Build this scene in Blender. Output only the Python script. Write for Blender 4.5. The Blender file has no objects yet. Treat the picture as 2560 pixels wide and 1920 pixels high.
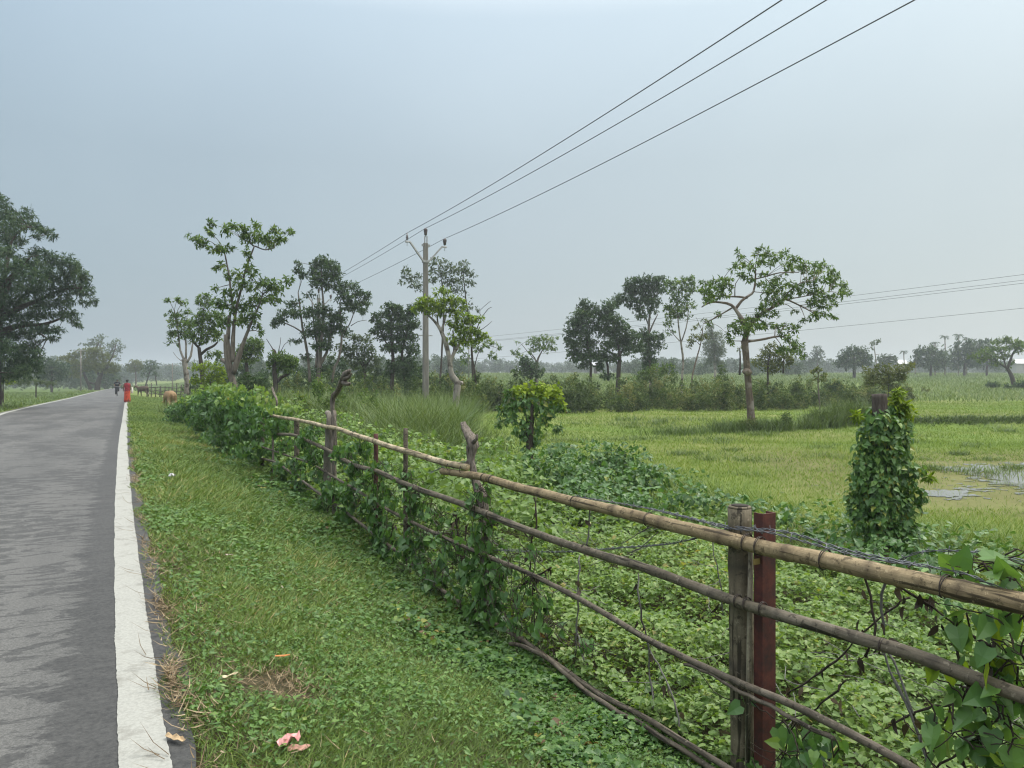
import bpy, math, random, zlib
import numpy as np
from mathutils import Vector, Matrix
rng = np.random.default_rng(7)
random.seed(7)
S = bpy.context.scene
COL = S.collection
R = math.radians
# ---------------------------------------------------------------- camera
H, F, CX, HY = 1.6, 1922.0, 1280.0, 934.0      # eye height, focal length, centre column and horizon row of the 2560x1920 photo
cam = bpy.data.cameras.new('camera'); camo = bpy.data.objects.new('camera', cam); COL.objects.link(camo)
camo.location = (0, 0, H); camo.rotation_euler = (R(90), 0, 0)
cam.sensor_width = 36; cam.lens = 36*F/2560; cam.shift_y = -(960-HY)/2560
cam.clip_start = .1; cam.clip_end = 6000
S.camera = camo
def at(px, py, Y): return Vector(((px-CX)/F*Y, Y, H-(py-HY)/F*Y))
# ---------------------------------------------------------------- terrain functions
def smooth(t): t = np.clip(t, 0, 1); return t*t*(3-2*t)
ZR_Y = [-40, 10, 22, 52, 79, 150, 300, 600, 2500]; ZR_Z = [0, -.02, -.1, -.375, -.70, -1.6, -3.7, -4, -4]
def zr(Y): return np.interp(Y, ZR_Y, ZR_Z)
YT = np.array([3.1, 4, 5, 6.5, 8, 10, 13, 17, 22, 28, 36, 45, 55, 68, 84, 105, 130, 160, 200, 250, 300.])
PYT = HY+F*(H-zr(YT))/YT
PXR = np.interp(-PYT, [-1960, -1920, -1504, -1273, -1099, -1060, -1010, -990, -973, -965, -955], [299, 298, 286, 286, 296, 304, 311, 316, 321, 324, 328])
XRT = (PXR-CX)/F*YT
PXL = np.interp(-PYT, [-1033, -1011, -998, -986, -977, -970, -965, -955], [0, 95, 161, 209, 247, 281, 303, 318])
XLT = (PXL-CX)/F*YT
W0 = 5.3
XLT = np.where(PYT > 1033, XRT-W0, XLT)
for i in range(len(YT)):
    XLT[i] = min(XLT[i], XRT[i]-3.4)
def _ext(Y, T):
    Y = np.asarray(Y, float)
    v = np.interp(Y, YT, T)
    v = np.where(Y < YT[0], T[0]+(Y-YT[0])*-.52, v)
    return np.where(Y > YT[-1], T[-1]+(Y-YT[-1])*-.47, v)
def Xr(Y): return _ext(Y, XRT)       # outer left edge of the near white line
def Xl(Y): return _ext(Y, XLT)
LINE = .215
def FX(Y): return 3.494-.5575*np.asarray(Y, float)   # the fence line
ZF_Y = [-40, 6, 8, 10, 16, 25, 50, 100, 200, 2500]; ZF_Z = [-.68, -.68, -.64, -.50, -.30, -.32, -.6, -1.15, -2.3, -3.8]
def vnoise(x, y, s=1.0, seed=0):
    x = x*s+seed*13.7; y = y*s+seed*7.3
    return (np.sin(x*1.3+1.7*np.sin(y*.9+.5))+np.sin(y*1.7+1.3*np.sin(x*1.1))+np.sin((x+y)*.83+2.1*np.sin((x-y)*.6)))/3
def gz(X, Y):
    X = np.asarray(X, float); Y = np.asarray(Y, float)
    xr = Xr(Y); xl = Xl(Y); s = X-xr; z0 = zr(Y)
    zf = np.interp(Y, ZF_Y, ZF_Z)
    fs = np.maximum(FX(Y)-xr, 2.6)
    zv = z0+(zf-z0)*smooth((s-.25)/(fs-.25))
    field = -.7+np.interp(Y, [60, 200, 500, 2500], [0, 2.0, 3.1, 5])+.035*vnoise(X, Y, .8)*np.clip(Y/12, 0, 1)
    t = smooth((s-fs)/(5+.2*np.abs(Y)))
    z = np.where(s > fs, zf+(field-zf)*t, zv)
    sl = xl-X
    z = np.where(s < 0, z0, z)
    z = np.where(sl > 0, z0-.3*smooth(sl/5)+.05*vnoise(X, Y, .5, 3)*smooth(sl/3), z)
    # raised bank in the field (small ridge)
    by = 34.0+.02*(X-18)+.5*np.sin(X*.3)
    z = z+np.where(X > 15, .33*np.exp(-((Y-by)/.55)**2), 0)
    return z
def ground_pt(px, Yv):
    x = (px-CX)/F*Yv
    return Vector((x, Yv, float(gz(x, Yv))))
# ---------------------------------------------------------------- object helpers
def link(o, parent=None):
    COL.objects.link(o)
    if parent: o.parent = parent
    return o
def tag(o, label=None, cat=None, group=None, kind=None):
    if label: o['label'] = label
    if cat: o['category'] = cat
    if group: o['group'] = group
    if kind: o['kind'] = kind
    return o
def empty(name, loc, rz=0):
    o = bpy.data.objects.new(name, None); o.location = loc; o.rotation_euler = (0, 0, rz); o.empty_display_size = .2
    return link(o)
def raw(name, V, T, mat, parent=None, rnd=None, smoothsh=False, extra=None, world=True):
    """one mesh from numpy vertices and triangles; vertices in world space are moved into the parent's space"""
    V = np.asarray(V, np.float32); T = np.asarray(T, np.int32)
    if parent is not None and world:
        mi = np.array(parent_matrix(parent).inverted(), np.float32)
        V = V@mi[:3, :3].T+mi[:3, 3]
    me = bpy.data.meshes.new(name)
    me.vertices.add(len(V)); me.vertices.foreach_set('co', V.ravel())
    n = len(T); k = T.shape[1]
    me.loops.add(n*k); me.loops.foreach_set('vertex_index', T.ravel())
    me.polygons.add(n); me.polygons.foreach_set('loop_start', np.arange(0, n*k, k, dtype=np.int32))
    me.polygons.foreach_set('use_smooth', np.full(n, smoothsh))
    for nm, arr in (('rnd', rnd),)+tuple((extra or {}).items()):
        if arr is not None:
            a = me.attributes.new(nm, 'FLOAT', 'POINT'); a.data.foreach_set('value', np.asarray(arr, np.float32))
    me.update(); me.validate()
    me.materials.append(mat)
    return link(bpy.data.objects.new(name, me), parent)
def parent_matrix(p):
    m = Matrix.LocRotScale(p.location, p.rotation_euler, p.scale)
    return parent_matrix(p.parent)@m if p.parent else m
def norm(A): return A/np.maximum(np.linalg.norm(A, axis=-1, keepdims=True), 1e-9)
DIAM = (np.array([[0, 0, 0], [.42, .5, .05], [1, 0, -.08], [.42, -.5, .05]]), np.array([[0, 1, 2], [0, 2, 3]]))
HEART = (np.array([[.1, 0, 0], [-.04, .26, .05], [.16, .5, .09], [.52, .38, .07], [1, 0, -.12], [.52, -.38, .07], [.16, -.5, .09], [-.04, -.26, .05], [.5, 0, -.03]]),
         np.array([[0, 2, 1], [0, 8, 2], [8, 3, 2], [8, 4, 3], [8, 5, 4], [8, 6, 5], [8, 0, 6], [0, 7, 6]]))
BLADE = (np.array([[0, -.5, 0], [0, .5, 0], [.5, -.42, .09], [.5, .42, .09], [1, 0, .36]]), np.array([[0, 1, 3], [0, 3, 2], [2, 3, 4]]))
LANCE = (np.array([[0, 0, 0], [.3, .5, .03], [.65, .4, -.04], [1, 0, -.22], [.65, -.4, -.04], [.3, -.5, .03]]), np.array([[0, 1, 5], [1, 2, 4], [1, 4, 5], [2, 3, 4]]))
def leafgeo(P, D, N, L, Wd, tm, rnd):
    D = norm(D); Sd = norm(np.cross(D, N)); N2 = np.cross(Sd, D)
    t, f = tm; n, m = len(P), len(t)
    L = np.broadcast_to(L, (n,)); Wd = np.broadcast_to(Wd, (n,))
    V = (P[:, None]+(L[:, None]*t[:, 0])[..., None]*D[:, None]+(Wd[:, None]*t[:, 1])[..., None]*Sd[:, None]+(L[:, None]*t[:, 2])[..., None]*N2[:, None])
    T = (f[None]+(np.arange(n)*m)[:, None, None]).reshape(-1, 3)
    return V.reshape(-1, 3), T, np.repeat(rnd, m)
def join(gs):
    Vs, Ts, Rs, o = [], [], [], 0
    for V, T, r in gs:
        Vs.append(V); Ts.append(T+o); Rs.append(r); o += len(V)
    return np.concatenate(Vs), np.concatenate(Ts), np.concatenate(Rs)
class MB:
    """collects tubes, boxes and lofts and links them as ONE mesh object"""
    def __init__(s): s.v = []; s.f = []; s.a = []
    def loft(s, rings, caps=(True, True), attr=0.0, closed=True):
        o = len(s.v); n = len(rings[0])
        for r in rings: s.v += [tuple(p) for p in r]; s.a += [attr]*n
        for i in range(len(rings)-1):
            for j in range(n if closed else n-1):
                k = (j+1) % n
                s.f.append((o+i*n+j, o+i*n+k, o+(i+1)*n+k, o+(i+1)*n+j))
        if caps[0]: s.f.append(tuple(o+j for j in range(n))[::-1])
        if caps[1]: s.f.append(tuple(o+(len(rings)-1)*n+j for j in range(n)))
        return s
    def tube(s, pts, rad, seg=7, rough=0.0, attrs=None, sq=1.0, lump=0.0):
        pts = [Vector(p) for p in pts]; n = len(pts)
        if not hasattr(rad, '__len__'): rad = [rad]*n
        o = len(s.v); up = None; p1, p2 = random.uniform(0, 6), random.uniform(0, 6)
        for i, p in enumerate(pts):
            d = (pts[min(i+1, n-1)]-pts[max(i-1, 0)])
            if d.length < 1e-9: d = Vector((0, 0, 1))
            d.normalize()
            if up is None: up = d.orthogonal().normalized()
            else:
                up = up-d*up.dot(d)
                up = up.normalized() if up.length > 1e-6 else d.orthogonal().normalized()
            w = d.cross(up)
            for j in range(seg):
                a = 2*math.pi*j/seg; q = rad[i]*(1+rough*(random.random()-.5)+lump*(math.sin(3*a+i*.37+p1)*.5+math.sin(2*a-i*.61+p2)*.5+.6*math.sin(i*.9+p2)*math.cos(a+p1)))
                s.v.append(tuple(p+up*(math.cos(a)*q)+w*(math.sin(a)*q*sq))); s.a.append(attrs[i] if attrs else 0.0)
        for i in range(n-1):
            for j in range(seg):
                k = (j+1) % seg
                s.f.append((o+i*seg+j, o+i*seg+k, o+(i+1)*seg+k, o+(i+1)*seg+j))
        s.f.append(tuple(o+j for j in range(seg))[::-1]); s.f.append(tuple(o+(n-1)*seg+j for j in range(seg)))
        return s
    def box(s, c, size, rz=0, ry=0, rx=0, bev=0):
        M = Matrix.Translation(c)@Matrix.Rotation(rz, 4, 'Z')@Matrix.Rotation(ry, 4, 'Y')@Matrix.Rotation(rx, 4, 'X')
        x, y, z = [q/2 for q in size]; o = len(s.v)
        for a in (-1, 1):
            for b in (-1, 1):
                for g in (-1, 1): s.v.append(tuple(M@Vector((a*x, b*y, g*z)))); s.a.append(0.0)
        for q in ((0, 1, 3, 2), (4, 6, 7, 5), (0, 4, 5, 1), (2, 3, 7, 6), (0, 2, 6, 4), (1, 5, 7, 3)): s.f.append(tuple(o+i for i in q))
        return s
    def build(s, name, mat, parent=None, smoothsh=True, world=True, aname='node'):
        me = bpy.data.meshes.new(name); vs = s.v
        if parent is not None and world:
            mi = parent_matrix(parent).inverted(); vs = [mi@Vector(p) for p in vs]
        me.from_pydata([tuple(p) for p in vs], [], s.f); me.update()
        a = me.attributes.new(aname, 'FLOAT', 'POINT'); a.data.foreach_set('value', np.asarray(s.a, np.float32))
        me.polygons.foreach_set('use_smooth', [smoothsh]*len(me.polygons)); me.materials.append(mat)
        return link(bpy.data.objects.new(name, me), parent)
def spline(pts, step):
    """Catmull-Rom through 3D points, sampled about every step metres"""
    pts = [Vector(p) for p in pts]
    if len(pts) == 2:
        n = max(2, int((pts[1]-pts[0]).length/step)); return [pts[0].lerp(pts[1], i/n) for i in range(n+1)]
    out = []
    for i in range(len(pts)-1):
        p0, p1, p2, p3 = pts[max(i-1, 0)], pts[i], pts[i+1], pts[min(i+2, len(pts)-1)]
        n = max(2, int((p2-p1).length/step))
        for k in range(n):
            t = k/n
            out.append(.5*((2*p1)+(p2-p0)*t+(2*p0-5*p1+4*p2-p3)*t*t+(3*p1-p0-3*p2+p3)*t**3))
    out.append(pts[-1]); return out
# ---------------------------------------------------------------- materials
def mat_new(name):
    m = bpy.data.materials.new(name); m.use_nodes = True
    nt = m.node_tree; nt.nodes.clear()
    out = nt.nodes.new('ShaderNodeOutputMaterial')
    b = nt.nodes.new('ShaderNodeBsdfPrincipled'); nt.links.new(b.outputs[0], out.inputs[0])
    return m, nt, b, out
def ramp(nt, fac, stops, interp='LINEAR'):
    r = nt.nodes.new('ShaderNodeValToRGB'); cr = r.color_ramp; cr.interpolation = interp
    while len(cr.elements) < len(stops): cr.elements.new(.5)
    for e, (p, c) in zip(cr.elements, stops): e.position = p; e.color = (*c, 1) if len(c) == 3 else c
    nt.links.new(fac, r.inputs[0]); return r.outputs[0]
def noise(nt, scale, detail=4, vec=None, rough=.55, dist=0):
    n = nt.nodes.new('ShaderNodeTexNoise'); n.inputs['Scale'].default_value = scale; n.inputs['Detail'].default_value = detail
    n.inputs['Roughness'].default_value = rough; n.inputs['Distortion'].default_value = dist
    if vec is None:
        t = nt.nodes.new('ShaderNodeNewGeometry'); vec = t.outputs['Position']
    nt.links.new(vec, n.inputs['Vector']); return n.outputs[0]
def mixc(nt, fac, a, b, mode='MIX'):
    m = nt.nodes.new('ShaderNodeMix'); m.data_type = 'RGBA'; m.blend_type = mode
    for k, v in ((0, fac), (6, a), (7, b)):
        if isinstance(v, (int, float)): m.inputs[k].default_value = v
        elif isinstance(v, tuple): m.inputs[k].default_value = (*v, 1)
        else: nt.links.new(v, m.inputs[k])
    return m.outputs[2]
def mathn(nt, op, a, b=None, clamp=False):
    m = nt.nodes.new('ShaderNodeMath'); m.operation = op; m.use_clamp = clamp
    for k, v in ((0, a), (1, b)):
        if v is None: continue
        if isinstance(v, (int, float)): m.inputs[k].default_value = v
        else: nt.links.new(v, m.inputs[k])
    return m.outputs[0]
def attr(nt, name):
    a = nt.nodes.new('ShaderNodeAttribute'); a.attribute_name = name; return a.outputs['Fac']
def mapping(nt, scale, coord='Object'):
    t = nt.nodes.new('ShaderNodeTexCoord'); m = nt.nodes.new('ShaderNodeMapping'); m.inputs['Scale'].default_value = scale
    nt.links.new(t.outputs[coord], m.inputs[0]); return m.outputs[0]
def bump(nt, b, h, strength, dist=.02):
    n = nt.nodes.new('ShaderNodeBump'); n.inputs['Strength'].default_value = strength; n.inputs['Distance'].default_value = dist
    nt.links.new(h, n.inputs['Height']); nt.links.new(n.outputs[0], b.inputs['Normal'])
def leaf_mat(name, stops, trans=.32, rough=.55, spec=.18):
    m, nt, b, out = mat_new(name)
    c = ramp(nt, attr(nt, 'rnd'), stops)
    nt.links.new(c, b.inputs['Base Color']); b.inputs['Roughness'].default_value = rough
    b.inputs['Specular IOR Level'].default_value = spec
    t = nt.nodes.new('ShaderNodeBsdfTranslucent')
    c2 = mixc(nt, 1.0, c, (1.25, 1.2, .55), 'MULTIPLY'); nt.links.new(c2, t.inputs[0])
    mx = nt.nodes.new('ShaderNodeMixShader'); mx.inputs[0].default_value = trans
    nt.links.new(b.outputs[0], mx.inputs[1]); nt.links.new(t.outputs[0], mx.inputs[2]); nt.links.new(mx.outputs[0], out.inputs[0])
    return m
def plain(name, col, rough=.7, var=.25, scale=8, spec=.3, metal=0, bmp=0):
    m, nt, b, out = mat_new(name)
    n = noise(nt, scale, 5, mapping(nt, (1, 1, 1)))
    lo = tuple(q*(1-var) for q in col); hi = tuple(min(1, q*(1+var)) for q in col)
    nt.links.new(ramp(nt, n, [(.3, lo), (.7, hi)]), b.inputs['Base Color'])
    b.inputs['Roughness'].default_value = rough; b.inputs['Specular IOR Level'].default_value = spec; b.inputs['Metallic'].default_value = metal
    if bmp: bump(nt, b, n, bmp)
    return m
def bark_mat(name, lo, hi, stretch=(9, 9, 1.6), patch=None):
    m, nt, b, out = mat_new(name)
    v = mapping(nt, stretch); n = noise(nt, 1.4, 7, v, .65)
    c = ramp(nt, n, [(.3, lo), (.68, hi)])
    if patch:
        p = noise(nt, 2.3, 3); c = mixc(nt, ramp(nt, p, [(.52, (0, 0, 0)), (.64, (1, 1, 1))]), c, patch)
    nt.links.new(c, b.inputs['Base Color']); b.inputs['Roughness'].default_value = .9; b.inputs['Specular IOR Level'].default_value = .15
    bump(nt, b, n, .7, .03); return m
# ---------------------------------------------------------------- light: hazy overcast daylight
SUN_EL, SUN_AZ = R(58), R(62)         # azimuth measured from +Y (straight ahead) towards +X (right)
w = bpy.data.worlds.new('World'); S.world = w; w.use_nodes = True
nt = w.node_tree; nt.nodes.clear()
wo = nt.nodes.new('ShaderNodeOutputWorld'); bg = nt.nodes.new('ShaderNodeBackground'); nt.links.new(bg.outputs[0], wo.inputs[0])
sky = nt.nodes.new('ShaderNodeTexSky'); sky.sky_type = 'NISHITA'; sky.sun_disc = False
sky.sun_elevation = SUN_EL; sky.sun_rotation = SUN_AZ; sky.dust_density = 4; sky.air_density = 1.2; sky.ozone_density = 1.5
tc = nt.nodes.new('ShaderNodeTexCoord'); sp = nt.nodes.new('ShaderNodeSeparateXYZ'); nt.links.new(tc.outputs['Generated'], sp.inputs[0])
# cloud deck: even and grey-blue low down, brighter overhead and towards the hidden sun
elev = ramp(nt, sp.outputs[2], [(0, (3.85, 4.34, 4.55)), (.12, (3.66, 4.28, 4.58)), (.26, (3.74, 4.45, 4.88)), (.42, (4.6, 5.55, 6.25)), (.7, (15.5, 15.8, 15.9)), (1, (27, 27, 26.8))])
side = ramp(nt, mathn(nt, 'MULTIPLY_ADD', sp.outputs[0], .5), [(0, (.72, .76, .80)), (.25, (.80, .845, .885)), (.5, (1.0, 1.0, 1.0)), (.68, (1.12, 1.10, 1.06)), (.82, (1.3, 1.24, 1.16)), (1, (1.4, 1.33, 1.24))])
md = [n for n in nt.nodes if n.type == 'MATH'][0]; md.inputs[2].default_value = .5
cl = noise(nt, 1.7, 5, tc.outputs['Generated'], .5, .6)
clc = ramp(nt, cl, [(.25, (.935, .942, .955)), (.75, (1.06, 1.055, 1.045))])
deck = mixc(nt, 1.0, mixc(nt, 1.0, elev, side, 'MULTIPLY'), clc, 'MULTIPLY')
nt.links.new(mixc(nt, .9, sky.outputs[0], deck), bg.inputs[0]); bg.inputs[1].default_value = .095
sun = bpy.data.lights.new('sun', 'SUN'); sun.energy = 1.5; sun.angle = R(22); sun.color = (1, .96, .9)
so = bpy.data.objects.new('sun', sun); COL.objects.link(so)
sd = Vector((math.sin(SUN_AZ)*math.cos(SUN_EL), math.cos(SUN_AZ)*math.cos(SUN_EL), math.sin(SUN_EL)))
so.rotation_euler = sd.to_track_quat('Z', 'Y').to_euler()
S.view_settings.view_transform = 'Standard'; S.view_settings.look = 'None'; S.view_settings.exposure = 0.56; S.view_settings.gamma = 1
c = S.cycles; c.max_bounces = 6; c.diffuse_bounces = 3; c.glossy_bounces = 2; c.transmission_bounces = 4; c.volume_bounces = 0; c.transparent_max_bounces = 4
c.sample_clamp_indirect = 4; c.use_denoising = True; c.denoiser = 'OPENIMAGEDENOISE'; c.denoising_input_passes = 'RGB_ALBEDO_NORMAL'; c.denoising_prefilter = 'ACCURATE'; c.filter_width = 1.2
# ---------------------------------------------------------------- the air
hz = MB().box((0, 700, 2.3), (3400, 3400, 21.6))
hm = bpy.data.materials.new('haze'); hm.use_nodes = True; nt = hm.node_tree; nt.nodes.clear()
ho = nt.nodes.new('ShaderNodeOutputMaterial'); hv = nt.nodes.new('ShaderNodeVolumePrincipled'); nt.links.new(hv.outputs[0], ho.inputs['Volume'])
hv.inputs['Color'].default_value = (.85, .915, .95, 1); hv.inputs['Density'].default_value = .0008; hv.inputs['Anisotropy'].default_value = .25
tag(hz.build('haze', hm), 'pale humid haze over the fields', None, None, 'stuff')
# ---------------------------------------------------------------- ground sheet
ys = np.concatenate([np.linspace(-30, 0, 16)[:-1], np.linspace(0, 24, 150)[:-1], np.geomspace(24, 90, 90)[:-1], np.geomspace(90, 2300, 60)])
u = np.linspace(-1, 1, 241); us = np.sign(u)*(np.abs(u)*.35+.65*np.abs(u)**3)
Yg = np.repeat(ys[:, None], len(u), 1)
Xg = -.12*Yg+us[None]*(14+1.05*np.abs(Yg))
Zg = gz(Xg, Yg)
xr_ = Xr(Yg); xl_ = Xl(Yg)
onroad = (Xg > xl_-.15) & (Xg < xr_+.5)
Zg = Zg-np.where(onroad, .05, 0)
V = np.stack([Xg, Yg, Zg], -1).reshape(-1, 3)
i = np.arange(len(ys)-1)[:, None]*len(u)+np.arange(len(u)-1)[None]
Q = np.stack([i, i+1, i+1+len(u), i+len(u)], -1).reshape(-1, 4)
dfl = (Xg-FX(Yg))          # distance to the right of the fence
fieldness = np.maximum(smooth((dfl-np.interp(Yg, [3, 10, 20, 40], [5.5, 6.5, 6.5, 3]))/2.5), .9*smooth((Yg-12)/14))
leftness = smooth((xl_-Xg)/1.5)
mud = smooth((Xg-4.5)/3)*smooth((Yg-11.5)/2)*smooth((24.5-Yg)/3)
m, nt, b, out = mat_new('ground')
n1 = noise(nt, 1.1, 6, None, .65); n2 = noise(nt, .09, 4, None, .6, .5); n3 = noise(nt, 14, 4, None, .7)
soil = ramp(nt, n3, [(.3, (.035, .032, .018)), (.7, (.085, .075, .04))])
turf = ramp(nt, n1, [(.25, (.09, .112, .03)), (.5, (.15, .17, .05)), (.75, (.205, .21, .085))])
turf2 = ramp(nt, n1, [(.25, (.085, .14, .026)), (.75, (.14, .195, .04))])
turf = mixc(nt, ramp(nt, n2, [(.42, (0, 0, 0)), (.58, (1, 1, 1))]), turf, turf2)
mudc = ramp(nt, n1, [(.25, (.10, .095, .042)), (.5, (.145, .14, .06)), (.75, (.15, .165, .06))])
gcol = mixc(nt, attr(nt, 'field'), soil, turf)
gcol = mixc(nt, mathn(nt, 'MULTIPLY', attr(nt, 'mud'), .8), gcol, mudc)
gcol = mixc(nt, attr(nt, 'leftg'), gcol, ramp(nt, n1, [(.25, (.05, .085, .02)), (.75, (.11, .155, .04))]))
nt.links.new(gcol, b.inputs['Base Color']); b.inputs['Roughness'].default_value = .95; b.inputs['Specular IOR Level'].default_value = .1
bump(nt, b, n3, .6, .05)
tag(raw('ground', V, Q, m, smoothsh=True, extra={'field': fieldness.ravel(), 'leftg': leftness.ravel(), 'mud': mud.ravel()}), kind='structure')
# ---------------------------------------------------------------- road
def strip(name, yv, xa, xb, dz, mat, nx=8):
    yv = np.asarray(yv); t = np.linspace(0, 1, nx)
    X = xa[:, None]*(1-t)+xb[:, None]*t; Y = np.repeat(yv[:, None], nx, 1)
    Z = zr(Y)+dz
    V = np.stack([X, Y, Z], -1).reshape(-1, 3)
    i = np.arange(len(yv)-1)[:, None]*nx+np.arange(nx-1)[None]
    Q = np.stack([i, i+1, i+1+nx, i+nx], -1).reshape(-1, 4)
    return tag(raw(name, V, Q, mat, smoothsh=True), kind='structure')
yr = np.concatenate([np.linspace(-12, 2.5, 30)[:-1], np.linspace(2.5, 12, 420)[:-1], np.linspace(12, 30, 160), np.geomspace(30.3, 300, 110)])
m, nt, b, out = mat_new('asphalt')
geo = nt.nodes.new('ShaderNodeNewGeometry')
rot = nt.nodes.new('ShaderNodeMapping'); rot.vector_type = 'POINT'; rot.inputs['Rotation'].default_value = (0, 0, R(-27.5)); nt.links.new(geo.outputs['Position'], rot.inputs[0])
def rmap(sc):
    k = nt.nodes.new('ShaderNodeMapping'); k.inputs['Scale'].default_value = sc; nt.links.new(rot.outputs[0], k.inputs[0]); return k.outputs[0]
fine = noise(nt, 95, 4, rmap((1, 1, 1)), .7); grit = noise(nt, 38, 4, rmap((1, 1, 1)), .75)
base = ramp(nt, fine, [(.3, (.036, .036, .034)), (.7, (.122, .12, .113))])
pale = ramp(nt, noise(nt, .7, 3, rmap((1.4, .12, 1)), .6), [(.4, (0, 0, 0)), (.62, (1, 1, 1))])
base = mixc(nt, mathn(nt, 'MULTIPLY', pale, .5), base, ramp(nt, fine, [(.3, (.065, .064, .059)), (.7, (.185, .18, .166))]))
# ragged dark patches of bitumen and damp, stretched across the road
dk = noise(nt, 1.0, 7, rmap((2.8, 7, 1)), .72, .9); dl = noise(nt, .55, 2, rmap((1.6, .5, 1)), .5)
dm = ramp(nt, mathn(nt, 'ADD', dk, mathn(nt, 'MULTIPLY', dl, .55)), [(.765, (0, 0, 0)), (.785, (1, 1, 1))])
dark = ramp(nt, grit, [(.3, (.016, .016, .016)), (.75, (.066, .065, .061))])
base = mixc(nt, mathn(nt, 'MULTIPLY', dm, .78), base, dark)
# the strip beside the white line was left dark by the roller
edge = attr(nt, 'edge')
em = ramp(nt, mathn(nt, 'ADD', edge, mathn(nt, 'MULTIPLY', mathn(nt, 'SUBTRACT', dk, .5), 1.5)), [(.46, (0, 0, 0)), (.56, (1, 1, 1))])
base = mixc(nt, mathn(nt, 'MULTIPLY', em, .8), base, dark)
nt.links.new(base, b.inputs['Base Color']); b.inputs['Roughness'].default_value = .68; b.inputs['Specular IOR Level'].default_value = .38
bump(nt, b, grit, .5, .012)
tr = np.linspace(0, 1, 26)
rd = strip('road', yr, Xl(yr)-.1, Xr(yr)+LINE+.13+.03*np.sin(yr*3.3)+.02*np.sin(yr*7.9), 0, m, 26)
Ya = np.repeat(yr[:, None], 26, 1); Xa = (Xl(yr)-.1)[:, None]*(1-tr)+(Xr(yr)+LINE+.13+.03*np.sin(yr*3.3)+.02*np.sin(yr*7.9))[:, None]*tr
ed = np.clip(1-(Xr(Ya)-Xa)/.62, 0, 1.0)
a = rd.data.attributes.new('edge', 'FLOAT', 'POINT'); a.data.foreach_set('value', ed.ravel().astype(np.float32))
m, nt, b, out = mat_new('white_road_paint')
f1 = noise(nt, 60, 4, None, .7); f2 = noise(nt, 5, 6, None, .75)
pc = ramp(nt, f1, [(.3, (.235, .235, .21)), (.65, (.32, .32, .287))])
pc = mixc(nt, ramp(nt, f2, [(.53, (0, 0, 0)), (.66, (.85, .85, .85))]), pc, (.19, .185, .16))
nt.links.new(pc, b.inputs['Base Color']); b.inputs['Roughness'].default_value = .75; bump(nt, b, f1, .4, .006)
wob = .003*np.sin(yr*5.1)+.002*np.sin(yr*11.7)+rng.normal(size=len(yr))*.0016; wob2 = .003*np.sin(yr*4.3+1)+rng.normal(size=len(yr))*.002
strip('road_marking', yr, Xr(yr)+wob, Xr(yr)+LINE+wob2, .005, m, 3)
strip('road_marking', yr, Xl(yr)+.05, Xl(yr)+.05+LINE, .005, m, 3)
# ---------------------------------------------------------------- shallow flood water lying in the field
gx = np.arange(5.0, 15.5, .03); gy = np.arange(12.4, 20.5, .05)
GX, GY = np.meshgrid(gx, gy)
pxw = CX+F*GX/GY; pyw = HY+F*(H+.66)/GY
def spot(cx, cy, rx, ry): return np.exp(-(((pxw-cx)/rx)**2+((pyw-cy)/ry)**2))
fld = 1.0*spot(2385, 1232, 95, 17)+1.0*spot(2520, 1185, 95, 26)+.7*spot(2330, 1168, 60, 9)+.62*spot(2440, 1170, 80, 10)+.9*spot(2640, 1200, 120, 40)
fld = fld+.34*vnoise(GX, GY, 3.1, 5)+.40*vnoise(GX, GY, 8.3, 2)+.30*vnoise(GX, GY, 23, 4)
wet = fld > .66
zwat = gz(GX, GY)
quads = []; vv = []; vi = {}
jj, ii = np.nonzero(wet[:-1, :-1])
def vid(j, i):
    k = (j, i)
    if k not in vi: vi[k] = len(vv); vv.append((gx[i], gy[j], zwat[j, i]+.012))
    return vi[k]
for j, i in zip(jj, ii): quads.append((vid(j, i), vid(j, i+1), vid(j+1, i+1), vid(j+1, i)))
m, nt, b, out = mat_new('water')
b.inputs['Base Color'].default_value = (.10, .10, .075, 1); b.inputs['Roughness'].default_value = .06; b.inputs['IOR'].default_value = 1.33
b.inputs['Specular IOR Level'].default_value = 1.0
bump(nt, b, noise(nt, 9, 3), .08, .02)
tag(raw('water', np.array(vv), np.array(quads), m), kind='structure')
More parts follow.
